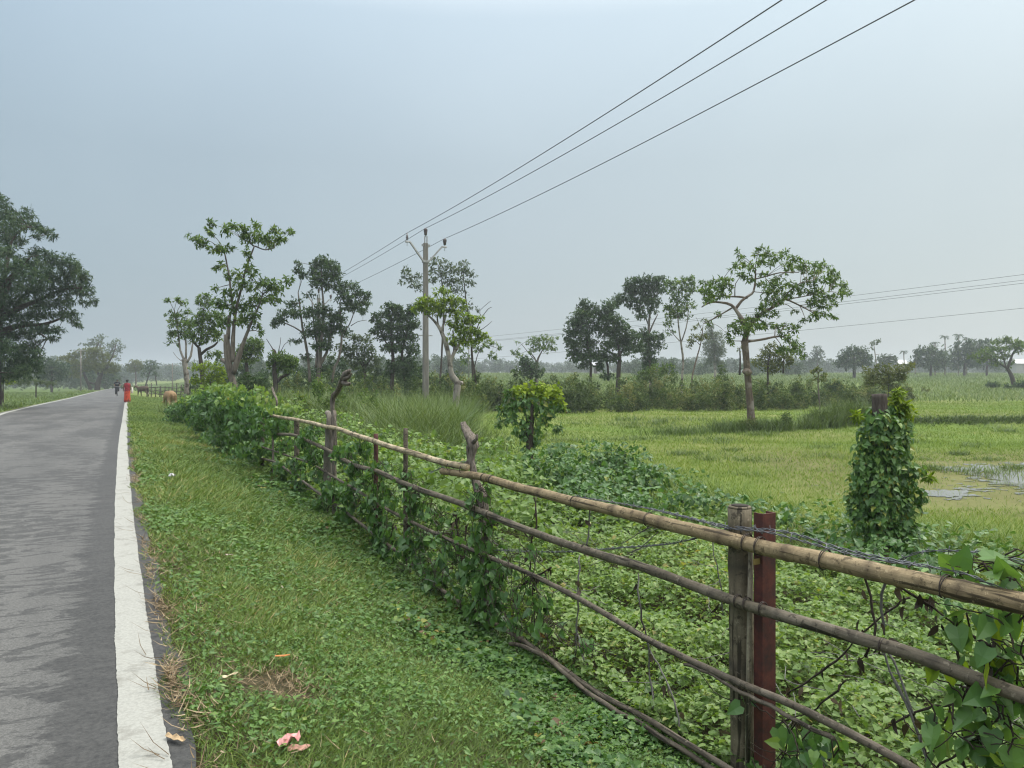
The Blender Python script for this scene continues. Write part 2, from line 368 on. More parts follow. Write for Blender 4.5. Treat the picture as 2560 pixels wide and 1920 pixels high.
# ---------------------------------------------------------------- foliage materials
LM = {
 'green': leaf_mat('green_leaves', [(0, (0.042, 0.084, 0.0192)), (.45, (0.09, 0.162, 0.0312)), (.8, (0.15, 0.234, 0.0456)), (1, (0.228, 0.282, 0.066))]),
 'dark': leaf_mat('dark_leaves', [(0, (0.027, 0.0567, 0.0243)), (.5, (0.0513, 0.101, 0.0351)), (1, (0.101, 0.155, 0.0513))], .22),
 'deep': leaf_mat('deep_leaves', [(0, (0.0243, 0.054, 0.0297)), (.5, (0.0486, 0.0945, 0.0459)), (1, (0.115, 0.169, 0.0743))], .25),
 'grey': leaf_mat('greygreen_leaves', [(0, (0.0517, 0.0805, 0.046)), (.5, (0.0862, 0.127, 0.0633)), (1, (0.138, 0.178, 0.0862))]),
 'yellow': leaf_mat('yellowgreen_leaves', [(0, (0.078, 0.132, 0.0144)), (.5, (0.168, 0.258, 0.0216)), (1, (0.3, 0.384, 0.042))], .4),
 'olive': leaf_mat('olive_leaves', [(0, (0.06, 0.084, 0.0216)), (.5, (0.114, 0.144, 0.036)), (1, (0.18, 0.198, 0.06))]),
 'far': leaf_mat('far_leaves', [(0, (0.0287, 0.0575, 0.0287)), (.5, (0.0517, 0.092, 0.0403)), (1, (0.092, 0.138, 0.0517))], .2),
 'vine': leaf_mat('vine_leaves', [(0, (0.036, 0.0864, 0.024)), (.4, (0.072, 0.162, 0.042)), (.8, (0.126, 0.24, 0.054)), (.95, (0.228, 0.324, 0.06)), (.97, (0.36, 0.324, 0.06)), (1, (0.172, 0.106, 0.05))], .34, .42, .5),
 'vinelight': leaf_mat('light_vine_leaves', [(0, (0.0495, 0.101, 0.0228)), (.35, (0.131, 0.226, 0.0475)), (.75, (0.211, 0.312, 0.0855)), (.93, (0.297, 0.365, 0.114)), (1, (0.324, 0.288, 0.0855))], .4, .45, .45),
}
BK = {
 'grey': bark_mat('grey_bark', (.055, .047, .038), (.20, .175, .145)),
 'dark': bark_mat('dark_bark', (.025, .021, .017), (.095, .08, .065)),
 'pale': bark_mat('pale_bark', (.14, .125, .105), (.36, .33, .29), patch=(.09, .075, .06)),
 'brown': bark_mat('brown_bark', (.06, .045, .032), (.19, .15, .115), patch=(.24, .21, .18)),
}
def clump_leaves(C, RR, n_t, k, L, Wr, tm, r, droop=.35, up=.35, face=None, tone0=0.0):
    """n_t tufts of k leaves spread through the ellipsoid (centre C, radii RR)"""
    q = norm(r.normal(size=(n_t, 3)))*(r.random((n_t, 1))**.45)*(.8+.5*r.random((n_t, 1))**2)
    P = np.array(C)+q*np.array(RR)
    od = norm(q*np.array([1, 1, .8])+np.array([0, 0, up])+r.normal(size=(n_t, 3))*.35)
    tone = r.normal(size=n_t)*.16+tone0
    P = np.repeat(P, k, 0); D = np.repeat(od, k, 0)*.45+norm(r.normal(size=(n_t*k, 3)))*.75+np.array([0, 0, -droop])
    N = r.normal(size=(n_t*k, 3))*.55+np.array([0, 0, 1.0])
    if face is not None: N = N*.6+np.array(face)
    LL = L*(.65+.7*r.random(n_t*k))
    P = P+r.normal(size=P.shape)*L*.12
    rn = np.clip(.46+np.repeat(tone, k)+r.normal(size=n_t*k)*.17, 0, 1)
    return leafgeo(P, D, N, LL, LL*Wr, tm, rn)
def tree(name, label, cat, Y, o, limbs, clumps, mat='green', bark='grey', leaf=.19, wr=.34, dens=1.0, k=6, depth=None, group=None, tm=LANCE, droop=.35, seed=None, zdrop=True, twig=.010, fat=1.0):
    """limbs [[(x, y, r)...]...] and clumps [(x, y, rx, ry)] are drawn in crop pixels o = (left, top, scale) and stood up at distance Y"""
    ox, oy, s = o; r = np.random.default_rng(zlib.crc32(label.encode()) % 99999 if seed is None else seed)
    rr = random.Random(seed or 5)
    pm = s*Y/F                                           # metres per crop pixel
    xs = [c[0] for c in clumps]; dep = depth if depth is not None else .33*(max(xs)-min(xs))*pm*.5
    b0 = limbs[0][0]; base = at(ox+b0[0]*s, oy+b0[1]*s, Y)
    zg = float(gz(base.x, base.y))
    root = empty(name, (base.x, base.y, min(zg, base.z)))
    tag(root, label, cat, group)
    tb = MB(); nodes = []; leaf = leaf*.64; dens = dens*1.5
    for li, lb in enumerate(limbs):
        dy1 = 0 if li == 0 else rr.uniform(-1, 1)*dep*.8
        # a limb starts at the depth of the limb it leaves
        st = at(ox+lb[0][0]*s, oy+lb[0][1]*s, Y); dy0 = 0; par = None
        if li and nodes:
            par = min(nodes, key=lambda q: (q[0].x-st.x)**2+(q[0].z-st.z)**2); dy0 = par[0].y-Y
            if (par[0]-st).length > 1.2: par = None; dy0 = 0; dy1 = dy1*.2
        pts, rad = [], []
        for i, (x, y, q) in enumerate(lb):
            t = i/max(1, len(lb)-1); p = at(ox+x*s, oy+y*s, Y+dy0+(dy1-dy0)*t); pts.append(p); rad.append(q*pm)
        if par is None and zdrop and pts[0].z > zg-.05 and (li == 0 or pts[0].z < zg+.9):
            pts.insert(0, Vector((pts[0].x, pts[0].y, float(gz(pts[0].x, pts[0].y))-.1))); rad.insert(0, rad[0]*1.15)
        n0 = len(pts); sp_ = spline(pts, max(.12, .35*Y/50)); tt = np.linspace(0, n0-1, len(sp_)); rads = np.interp(tt, range(n0), rad)
        tb.tube(sp_, list(rads), 8, .16)
        nodes += [(p, q) for p, q in zip(sp_, rads)]
    geos = []
    for ci, c in enumerate(clumps):
        x, y, rx, ry = c[:4]; rx, ry = rx*fat, ry*fat
        dy = float(np.clip(r.normal()*.45, -.9, .9))*dep
        near = min(nodes, key=lambda q: (q[0].x-(ox+x*s-CX)/F*Y)**2+(q[0].z-(H-(oy+y*s-HY)/F*Y))**2)
        dy = .6*dy+.4*(near[0].y-Y)
        C = at(ox+x*s, oy+y*s, Y+dy)
        RR = (rx*pm, .5*(rx+ry)*pm*1.1, ry*pm)
        nt_ = max(5, int(dens*c[4] if len(c) > 4 else dens*rx*ry*math.pi*pm*pm*3.0/(k*leaf*leaf*wr*.75)))
        geos.append(clump_leaves(C, RR, nt_, k, leaf, wr, tm, r, droop, tone0=r.normal()*.10))
        # bough from the nearest limb, with a few twigs
        d = (C-near[0]).length
        if d > .15*rx*pm and d < 14:
            mid = near[0].lerp(C, .5)+Vector((rr.uniform(-.1, .1)*d, rr.uniform(-.1, .1)*d, rr.uniform(-.02, .12)*d))
            r0 = min(near[1]*.7, twig*1.3+.010*d)
            tb.tube(spline([near[0], mid, C], max(.15, d/6)), 5 and [r0*(1-.7*i/6) for i in range(40)][:len(spline([near[0], mid, C], max(.15, d/6)))], 5)
        for _ in range(3):
            e = C+Vector((rr.uniform(-.8, .8)*RR[0], rr.uniform(-.8, .8)*RR[1], rr.uniform(-.5, .7)*RR[2]))
            tb.tube([C, C.lerp(e, .5)+Vector((0, 0, -.05*RR[2])), e], [twig*.8, twig*.6, twig*.3], 4)
    tb.build('trunk', BK[bark], root)
    Vv, Tt, rn = join(geos)
    raw('crown', Vv, Tt, LM[mat], root, rn)
    return root
def fit_Y(px, py_foot, Y0, Y1):
    """distance at which the ground along this pixel column is seen at row py_foot"""
    best = min(np.linspace(Y0, Y1, 400), key=lambda Y: abs(HY+F*(H-float(gz((px-CX)/F*Y, Y)))/Y-py_foot)); return float(best)
A1 = (0, 450, .3919); A2 = (400, 500, .3616); A3 = (960, 540, .3375); A4 = (1380, 560, .3526); A5 = (1960, 640, .3859)
# ---- right of the road, behind the overgrown fence
tree('roadside_tree', 'tall forked tree with two flat leafy tops above bare limbs, standing behind the leafy mound', 'tree', 30, A2,
 [[(520, 1345, 26), (495, 1230, 25), (470, 1110, 24), (462, 1000, 24), (460, 930, 21)], [(505, 1200, 22), (545, 1080, 20), (590, 950, 13), (640, 830, 9), (680, 740, 7), (710, 650, 5)],
  [(500, 1120, 18), (505, 960, 16), (525, 760, 11), (560, 620, 9), (590, 490, 8), (625, 390, 7), (652, 320, 5)], [(515, 800, 10), (495, 680, 8), (480, 540, 7), (462, 440, 6), (448, 370, 5)],
  [(462, 1130, 14), (430, 1105, 14)], [(470, 960, 16), (475, 860, 13), (480, 800, 13)], [(652, 320, 5), (610, 290, 4), (560, 265, 3)], [(660, 320, 5), (730, 345, 4), (790, 330, 3)]],
 [(350, 165, 34, 34), (345, 220, 38, 30), (235, 262, 52, 22), (300, 300, 62, 34), (380, 330, 62, 34), (460, 335, 60, 32), (455, 200, 42, 36), (520, 185, 44, 32), (590, 215, 60, 42), (660, 180, 44, 36), (690, 250, 68, 42), (620, 275, 60, 34), (750, 285, 64, 40), (790, 205, 48, 34), (830, 265, 50, 34), (895, 220, 34, 30), (600, 370, 30, 44), (405, 460, 44, 36), (470, 525, 30, 34), (540, 520, 44, 34), (620, 470, 44, 40), (560, 580, 62, 40), (640, 520, 34, 26), (390, 610, 34, 20), (490, 640, 66, 34), (655, 600, 54, 32), (730, 575, 74, 44), (810, 610, 68, 50), (890, 555, 40, 36), (700, 680, 90, 42), (620, 720, 62, 46), (520, 735, 78, 48), (420, 720, 64, 46), (450, 850, 60, 44), (780, 690, 60, 30), (640, 790, 70, 40), (560, 830, 60, 40), (660, 860, 50, 30), (700, 925, 34, 18)],
 'green', 'grey', .24, .34, 1.0, 6)
tree('roadside_tree', 'lopped tree with pale upright shoots, leftmost beside the grazing cow', 'tree', 45, A2,
 [[(182, 1370, 17), (186, 1250, 17), (172, 1130, 18), (168, 1100, 20)], [(170, 1110, 9), (140, 1040, 7), (130, 950, 5), (115, 850, 4)], [(178, 1110, 8), (180, 1000, 6), (165, 880, 4)], [(185, 1120, 9), (212, 1080, 8), (225, 1000, 5), (240, 940, 4)], [(160, 1120, 3), (120, 1090, 2), (90, 1050, 1.5)]],
 [(60, 690, 34, 20), (120, 690, 50, 20), (155, 710, 30, 24), (80, 790, 46, 26), (140, 790, 40, 30), (200, 770, 30, 26), (110, 850, 60, 40), (180, 860, 60, 44), (90, 920, 50, 36), (150, 930, 50, 34), (85, 990, 36, 20), (215, 930, 36, 34)],
 'green', 'pale', .26, .34, .8, 6)
tree('roadside_tree', 'crooked dark-limbed tree between the lopped tree and the tall forked tree', 'tree', 42, A2,
 [[(295, 1290, 15), (290, 1180, 15), (278, 1090, 14), (270, 1020, 12)], [(280, 1070, 10), (320, 1035, 9), (370, 1010, 8), (400, 980, 5)], [(268, 1020, 9), (235, 985, 8), (220, 960, 4)], [(272, 1010, 8), (290, 900, 6), (300, 760, 4)]],
 [(300, 660, 46, 26), (270, 700, 36, 26), (330, 715, 44, 40), (290, 800, 70, 50), (360, 800, 60, 44), (240, 860, 66, 50), (330, 890, 80, 54), (220, 940, 50, 44), (300, 960, 60, 36), (390, 930, 60, 44), (340, 1070, 30, 20), (420, 820, 50, 50)],
 'green', 'dark', .25, .34, .95, 6)
tree('roadside_tree', 'low dark round tree half hidden behind the tall forked tree', 'tree', 48, A2,
 [[(605, 1270, 14), (600, 1160, 13), (590, 1060, 10)], [(598, 1120, 8), (640, 1060, 6)]],
 [(640, 985, 70, 44), (600, 1030, 70, 50), (670, 1040, 50, 50), (560, 1060, 50, 50), (620, 1100, 70, 34), (400, 1070, 40, 40), (690, 1000, 30, 36)],
 'green', 'dark', .26, .34, 1.1, 6)
tree('pollard_tree', 'small pollarded tree with a blackened stub trunk, round head and dead twigs on top', 'tree', 40, A2,
 [[(800, 1330, 17), (798, 1260, 17), (792, 1150, 18), (795, 1060, 13), (780, 1035, 10)], [(808, 1260, 12), (840, 1225, 12), (885, 1205, 9), (910, 1170, 6)], [(785, 1040, 4), (765, 1005, 3), (735, 960, 2)], [(815, 1060, 3), (830, 1000, 2), (835, 950, 1.5)], [(830, 1060, 3), (860, 1000, 2), (890, 980, 1.5)]],
 [(785, 1085, 48, 40), (840, 1090, 58, 44), (900, 1100, 52, 36), (760, 1140, 24, 50), (860, 1140, 60, 40), (920, 1130, 36, 40), (890, 1175, 44, 24), (820, 1150, 30, 30)],
 'green', 'dark', .22, .34, 1.05, 6)
tree('roadside_tree', 'tall many-stemmed tree with open tiers of leaves, left of the electricity pole', 'tree', 50, A2,
 [[(1095, 1270, 24), (1105, 1130, 17), (1112, 1000, 13), (1125, 860, 10), (1130, 740, 8), (1120, 600, 6), (1115, 480, 4)], [(1036, 1260, 11), (1025, 1100, 10), (1005, 980, 9), (985, 880, 8), (970, 760, 6), (955, 640, 4)], [(1190, 1260, 9), (1205, 1160, 9), (1232, 1110, 8), (1255, 980, 7), (1250, 850, 6), (1245, 700, 4)], [(1110, 1130, 13), (1150, 1060, 10), (1175, 960, 7), (1190, 840, 5)], [(990, 920, 6), (930, 880, 5), (860, 850, 4)], [(1260, 930, 5), (1310, 860, 4), (1340, 780, 3)], [(1080, 1160, 11), (1085, 1000, 8), (1065, 860, 5), (1050, 700, 3)], [(1320, 870, 3), (1370, 840, 2), (1430, 830, 1.5)]],
 [(950, 432, 24, 18), (955, 485, 34, 26), (985, 520, 32, 26), (1120, 405, 44, 24), (1080, 440, 46, 34), (1150, 440, 60, 36), (1070, 500, 56, 40), (1190, 470, 60, 50), (1130, 530, 90, 46), (1220, 530, 40, 40), (1070, 570, 50, 34), (1170, 590, 60, 34), (1250, 610, 62, 44), (1320, 590, 50, 30), (1290, 670, 70, 44), (1370, 640, 50, 32), (1420, 660, 34, 30), (1380, 720, 70, 50), (1300, 740, 60, 36), (1400, 770, 36, 24), (960, 690, 60, 30, 9), (1040, 650, 60, 34, 12), (860, 780, 46, 30), (830, 830, 56, 32), (790, 860, 36, 20), (940, 780, 60, 36), (900, 720, 40, 26), (1060, 780, 70, 46), (1130, 760, 60, 44), (1200, 800, 60, 40), (1110, 860, 86, 50), (1190, 880, 60, 40), (1060, 920, 76, 40), (1140, 940, 60, 40), (1260, 900, 60, 40), (1240, 820, 60, 36), (940, 975, 44, 18), (1100, 1010, 50, 36), (1160, 1010, 50, 30), (1120, 1170, 60, 26), (1010, 1085, 34, 24), (1170, 1150, 40, 30), (1240, 1110, 24, 20)],
 'dark', 'grey', .27, .36, 1.15, 6, fat=1.08)
tree('bushy_tree', 'short grey-green bushy tree between the many-stemmed tree and the dark dense tree', 'tree', 52, A2,
 [[(1420, 1260, 11), (1415, 1180, 10), (1405, 1120, 7)], [(1415, 1170, 6), (1360, 1090, 4)], [(1415, 1160, 6), (1470, 1080, 4)]],
 [(1340, 955, 60, 36), (1420, 965, 56, 38), (1270, 1025, 66, 36), (1350, 1030, 80, 44), (1440, 1040, 70, 44), (1390, 1100, 90, 46), (1300, 1080, 50, 40), (1490, 1110, 50, 50), (1440, 1160, 70, 34), (1350, 1150, 40, 24)],
 'grey', 'dark', .27, .36, .9, 6)
tree('roadside_tree', 'dense dark tree left of and behind the electricity pole', 'tree', 55, A2,
 [[(1605, 1250, 15), (1612, 1120, 13), (1602, 980, 10), (1595, 860, 6)], [(1700, 1250, 12), (1670, 1100, 10), (1690, 980, 8), (1720, 880, 5)], [(1610, 1060, 7), (1560, 980, 5), (1520, 900, 4)], [(1680, 1060, 7), (1640, 960, 5), (1650, 860, 4)]],
 [(1595, 735, 60, 30), (1640, 755, 40, 36), (1580, 790, 46, 34), (1500, 800, 44, 28), (1470, 830, 24, 18), (1640, 810, 50, 40), (1700, 800, 50, 40), (1740, 760, 40, 40), (1520, 860, 40, 30), (1580, 880, 70, 36), (1660, 880, 70, 44), (1740, 860, 60, 50), (1490, 900, 50, 24), (1540, 940, 56, 30), (1630, 950, 70, 36), (1720, 950, 70, 40), (1570, 1020, 60, 30), (1660, 1020, 60, 36), (1750, 1030, 50, 44), (1640, 1130, 70, 44), (1720, 1120, 60, 50), (1600, 1180, 50, 44), (1690, 1190, 70, 50), (1740, 1200, 50, 50)],
 'dark', 'dark', .28, .38, 1.35, 6, fat=1.1)
tree('roadside_tree', 'tall thin greyish tree whose crown spreads behind the electricity pole', 'tree', 62, A3,
 [[(415, 1230, 8), (425, 1080, 7), (432, 940, 7), (440, 780, 6), (445, 600, 5), (420, 450, 3)], [(660, 1200, 10), (655, 1080, 9), (648, 960, 8), (640, 820, 6), (618, 700, 5), (600, 560, 4), (585, 420, 3)], [(690, 830, 4), (720, 760, 3), (770, 690, 2.5), (800, 675, 1.5)], [(700, 850, 3), (740, 830, 2.5), (800, 780, 1.5)], [(720, 740, 3), (710, 700, 2), (790, 630, 1.5)], [(430, 700, 4), (330, 600, 3), (240, 520, 2.5), (170, 430, 1.5)]],
 [(160, 395, 40, 24), (165, 440, 44, 30), (135, 490, 26, 20), (200, 480, 50, 40), (255, 440, 40, 26), (250, 520, 40, 50), (370, 310, 26, 18), (380, 345, 40, 30), (440, 350, 54, 34), (355, 400, 40, 44), (430, 420, 60, 44), (500, 400, 50, 46), (360, 480, 44, 40), (590, 345, 50, 26), (560, 400, 56, 42), (620, 410, 40, 36), (480, 490, 66, 44), (560, 480, 66, 46), (650, 440, 40, 16), (640, 500, 50, 26), (540, 550, 60, 30), (610, 580, 46, 30, 8), (640, 660, 44, 30, 8), (690, 690, 30, 20, 4), (600, 690, 60, 40)],
 'grey', 'dark', .30, .36, .62, 6)
tree('yellowgreen_tree', 'knobbly pale-trunked tree with bright yellow-green leaves in front of the electricity pole', 'tree', 37, A3,
 [[(535, 1480, 24), (535, 1330, 24), (545, 1240, 26), (515, 1200, 24), (495, 1150, 20), (485, 1060, 18), (462, 960, 17), (435, 880, 15), (405, 820, 12), (365, 770, 9), (325, 735, 6)], [(490, 1090, 13), (515, 1020, 13), (540, 980, 12), (570, 930, 8), (600, 860, 5)], [(425, 850, 10), (445, 790, 8), (460, 720, 5)], [(520, 1010, 10), (520, 930, 8), (510, 850, 5)], [(405, 830, 8), (395, 760, 6), (410, 690, 4)], [(555, 1240, 20), (580, 1235, 12)]],
 [(265, 640, 40, 34), (320, 615, 50, 30), (240, 690, 44, 30), (300, 670, 60, 36), (370, 660, 60, 44), (430, 555, 70, 34), (440, 630, 66, 42), (500, 620, 54, 44), (420, 700, 60, 40), (560, 640, 56, 38), (510, 700, 60, 40), (570, 750, 70, 44), (640, 765, 64, 38), (700, 760, 40, 34), (500, 790, 40, 30), (560, 830, 72, 50), (640, 850, 66, 46), (700, 870, 54, 30), (750, 900, 40, 34), (560, 920, 60, 36), (620, 920, 50, 30), (500, 920, 40, 40), (690, 920, 50, 26), (345, 700, 50, 30)],
 'yellow', 'pale', .26, .36, 1.15, 6)
tree('small_tree', 'thin dark-stemmed tree with loose drooping tufts just right of the yellow-green tree', 'tree', 48, A3,
 [[(678, 1200, 9), (665, 1120, 8), (652, 1040, 7), (646, 950, 6), (650, 890, 4)], [(670, 1120, 4), (690, 1040, 3), (720, 960, 2)], [(655, 1060, 3), (620, 1050, 2)], [(700, 1000, 3), (770, 960, 2), (840, 980, 1.5)]],
 [(600, 1040, 34, 30), (600, 1090, 24, 20), (640, 950, 46, 34), (700, 990, 44, 24), (740, 950, 50, 26), (815, 945, 34, 22), (855, 980, 30, 16), (790, 1030, 44, 24), (830, 1050, 24, 20), (560, 990, 40, 24)],
 'green', 'dark', .26, .34, .7, 6)
tree('small_tree', 'little umbrella-shaped tree with a forked bare trunk over a black-green bush', 'tree', 75, A3,
 [[(1128, 1190, 11), (1132, 1110, 10), (1140, 1060, 8), (1160, 1020, 5), (1180, 980, 3)], [(1132, 1090, 6), (1115, 1050, 5), (1090, 1020, 3)], [(1110, 1060, 3), (1060, 1000, 2.5), (1020, 950, 2)]],
 [(970, 1000, 30, 26), (990, 935, 14, 12), (1000, 1030, 40, 20), (1055, 935, 14, 16), (1120, 925, 56, 40), (1190, 905, 56, 34), (1240, 925, 40, 34), (1150, 970, 60, 34), (1210, 980, 60, 30), (1265, 985, 26, 16), (1280, 900, 20, 10), (1090, 1000, 40, 24)],
 'green', 'grey', .32, .36, .62, 6)
tree('dark_bush', 'black-green bush under the little umbrella-shaped tree', 'bush', 73, A3,
 [[(1085, 1200, 9), (1085, 1140, 8), (1070, 1090, 5)]],
 [(1050, 1065, 56, 36), (1040, 1110, 60, 40), (1100, 1110, 50, 36), (975, 1140, 40, 16), (1060, 1165, 60, 40), (1120, 1165, 60, 40), (1180, 1145, 30, 20)],
 'dark', 'dark', .34, .45, 1.1, 6)
tree('field_tree', 'dark dense round tree, leftmost of the clump in the middle of the field', 'tree', 62, A4,
 [[(468, 1120, 17), (475, 1010, 15), (480, 940, 13), (470, 860, 8), (440, 760, 5)], [(272, 1120, 10), (275, 1000, 9), (262, 900, 6), (240, 780, 4)], [(400, 1110, 9), (395, 1010, 8), (370, 920, 5)], [(478, 950, 9), (430, 920, 7), (350, 880, 5)], [(480, 930, 8), (530, 850, 6), (590, 800, 4)]],
 [(228, 550, 34, 24), (240, 590, 60, 36), (200, 640, 60, 40), (290, 620, 60, 44), (160, 700, 56, 44), (250, 690, 76, 54), (140, 770, 56, 40), (220, 770, 80, 50), (120, 830, 40, 40), (170, 850, 60, 44), (260, 850, 70, 50), (150, 920, 50, 36), (220, 930, 70, 46), (300, 930, 50, 46), (170, 965, 40, 20), (400, 590, 54, 44), (370, 650, 60, 50), (430, 680, 70, 50), (340, 740, 60, 50), (420, 770, 80, 50), (500, 740, 60, 50), (470, 840, 80, 46), (390, 860, 60, 44), (360, 940, 66, 40), (440, 950, 60, 30), (550, 800, 60, 50), (540, 880, 70, 50), (610, 860, 50, 50), (220, 1000, 50, 24), (330, 1010, 50, 26), (390, 1080, 50, 20)],
 'dark', 'dark', .30, .40, 1.2, 6, fat=1.15)
tree('field_tree', 'tall dark tree with a slender clear trunk and flat top, behind the dense round tree', 'tree', 68, A4,
 [[(700, 1110, 12), (692, 980, 11), (684, 860, 10), (686, 740, 9), (694, 640, 8), (720, 540, 5)], [(690, 770, 6), (720, 700, 5), (750, 640, 3)], [(686, 720, 6), (640, 600, 4), (590, 520, 3)]],
 [(560, 420, 50, 34), (540, 470, 40, 44), (620, 410, 60, 40), (690, 400, 60, 40), (760, 400, 60, 36), (600, 480, 70, 44), (680, 470, 70, 44), (760, 460, 60, 40), (560, 550, 50, 40), (640, 540, 66, 36), (720, 540, 56, 40), (610, 600, 50, 30), (700, 600, 50, 30), (640, 650, 50, 24), (490, 530, 50, 40), (450, 560, 40, 40), (680, 820, 60, 50), (740, 800, 56, 36), (690, 890, 70, 44), (760, 860, 40, 24), (680, 960, 60, 44), (650, 780, 50, 40), (690, 1020, 50, 34)],
 'dark', 'grey', .31, .38, 1.1, 6, fat=1.15)
tree('field_tree', 'light-green slender tree with a pale bare stem, right of the dark clump in the field', 'tree', 58, A4,
 [[(922, 1095, 9), (930, 980, 8), (920, 880, 8), (908, 800, 6), (895, 700, 5), (890, 580, 4)], [(915, 840, 5), (950, 740, 4), (965, 620, 3), (950, 480, 2.5)], [(905, 830, 4), (860, 780, 3), (820, 730, 2)]],
 [(830, 420, 56, 34), (900, 410, 60, 36), (970, 400, 50, 34), (985, 375, 24, 20), (860, 470, 56, 34), (940, 460, 70, 40), (1000, 450, 36, 40), (870, 540, 54, 40), (940, 530, 60, 44), (820, 590, 40, 34), (890, 610, 62, 40), (830, 650, 56, 36), (910, 650, 54, 30), (975, 590, 44, 36), (820, 710, 40, 26), (840, 770, 36, 18), (960, 660, 40, 30, 7), (830, 600, 40, 30)],
 'green', 'pale', .28, .36, .72, 6)
tree('field_tree', 'sparse leaning sapling tree with few leaves beside the slender light-green tree', 'tree', 56, A4,
 [[(992, 1110, 6), (1010, 1010, 6), (1035, 920, 5), (1058, 830, 4), (1070, 730, 3)], [(1050, 860, 3), (1020, 830, 2), (985, 845, 1.5)], [(1065, 760, 2), (1040, 700, 1.5), (1020, 660, 1)]],
 [(1030, 800, 50, 30), (1075, 800, 40, 26), (990, 830, 30, 20), (975, 860, 24, 18), (1050, 730, 46, 24, 8), (1085, 690, 40, 20, 6), (1010, 740, 30, 20, 4)],
 'olive', 'brown', .27, .34, .7, 6)
tree('casuarina_tree', 'hazy grey feathery conifer-like tree seen through the field trees', 'tree', 130, A4,
 [[(1157, 1065, 10), (1152, 940, 9), (1145, 820, 6), (1125, 720, 4)]],
 [(1125, 725, 24, 34), (1110, 780, 36, 40), (1160, 790, 50, 44), (1120, 850, 56, 50), (1180, 850, 56, 50), (1110, 910, 50, 44), (1160, 920, 60, 50), (1200, 900, 34, 40), (1130, 970, 44, 34), (1180, 980, 40, 34)],
 'grey', 'pale', .55, .2, .8, 8, tm=DIAM, droop=.5)
tree('field_tree', 'big spreading tree with a bare leaning trunk, tallest in the open field on the right', 'tree', 31, A4,
 [[(1418, 1470, 29), (1412, 1380, 28), (1402, 1250, 26), (1392, 1150, 24), (1385, 1050, 25), (1375, 930, 24), (1366, 830, 27)],
  [(1366, 840, 24), (1378, 760, 20), (1355, 690, 17), (1310, 620, 13), (1272, 575, 11), (1200, 556, 8), (1120, 556, 7), (1060, 590, 4)],
  [(1300, 605, 11), (1345, 545, 10), (1400, 505, 9), (1428, 480, 8), (1442, 400, 7), (1442, 320, 5)], [(1385, 525, 7), (1330, 516, 7), (1262, 514, 6), (1200, 500, 4)],
  [(1372, 790, 20), (1420, 700, 16), (1480, 640, 14), (1550, 600, 12), (1600, 570, 10), (1650, 535, 7), (1720, 560, 6), (1790, 595, 5), (1845, 625, 4)],
  [(1375, 830, 14), (1430, 828, 9), (1510, 815, 8), (1580, 800, 7), (1640, 800, 6), (1700, 845, 4)], [(1285, 590, 6), (1200, 640, 5), (1130, 680, 5), (1075, 705, 3)],
  [(1444, 390, 5), (1520, 370, 5), (1620, 345, 4), (1750, 342, 3)], [(1620, 560, 6), (1680, 480, 5), (1760, 420, 4), (1850, 400, 3)], [(1550, 600, 6), (1580, 520, 5), (1560, 440, 4), (1510, 380, 3)],
  [(1650, 535, 5), (1750, 520, 4), (1850, 500, 3), (1960, 480, 3)], [(1460, 300, 4), (1490, 260, 3), (1520, 200, 2)], [(1395, 1050, 24), (1372, 1046, 22)]],
 [(1325, 208, 34, 22), (1340, 240, 26, 24), (1300, 290, 50, 20), (1370, 285, 50, 22), (1420, 310, 40, 24), (1285, 320, 26, 14), (1345, 365, 44, 24), (1400, 385, 44, 26), (1480, 170, 40, 24), (1460, 215, 34, 30), (1520, 205, 50, 32), (1590, 235, 44, 30), (1480, 265, 50, 30), (1550, 275, 54, 26), (1650, 205, 40, 30), (1630, 235, 24, 24), (1490, 350, 40, 22), (1660, 290, 50, 28), (1720, 250, 60, 28), (1740, 295, 70, 30), (1680, 330, 46, 20), (1800, 280, 50, 26), (1790, 325, 66, 24), (1870, 290, 60, 26), (1930, 300, 50, 26), (1890, 340, 60, 26), (1980, 335, 40, 30), (2010, 370, 36, 30), (1850, 385, 60, 22), (1930, 395, 56, 26), (1990, 420, 44, 36), (2060, 430, 46, 34), (2090, 480, 36, 34), (2040, 500, 46, 34), (1480, 425, 50, 22), (1560, 420, 60, 30), (1600, 390, 44, 26), (1620, 460, 66, 36), (1700, 430, 60, 28), (1760, 470, 62, 36), (1830, 430, 60, 34), (1680, 500, 56, 30), (1540, 490, 64, 40), (1600, 540, 66, 36), (1520, 550, 50, 34), (1840, 490, 60, 34), (1900, 480, 50, 30), (1960, 520, 56, 30), (1890, 540, 56, 34), (1990, 570, 40, 24), (1930, 590, 50, 34), (1840, 560, 50, 40), (1720, 610, 34, 18), (1870, 650, 60, 34), (1800, 685, 40, 20), (1930, 640, 40, 26), (1985, 660, 44, 20), (1560, 640, 54, 26), (1490, 600, 50, 40), (1400, 690, 50, 40), (1450, 650, 44, 34), (1330, 700, 70, 36), (1290, 750, 56, 36), (1370, 750, 66, 44), (1440, 720, 60, 40), (1520, 715, 66, 30), (1600, 735, 60, 26), (1660, 710, 50, 22), (1720, 740, 50, 28), (1640, 780, 44, 20), (1690, 815, 56, 34), (1730, 860, 40, 34), (1690, 900, 60, 40), (1760, 900, 40, 50), (1640, 890, 44, 34), (1090, 420, 50, 28), (1160, 400, 60, 28), (1230, 395, 40, 26), (1120, 460, 70, 38), (1200, 450, 66, 38), (1260, 440, 34, 30), (1140, 510, 66, 34), (1220, 500, 50, 30), (1060, 470, 30, 30), (1100, 540, 50, 24), (1260, 830, 36, 40), (1240, 780, 30, 24), (1180, 640, 36, 16), (1110, 700, 30, 14)],
 'green', 'brown', .23, .33, .8, 6, depth=2.6)
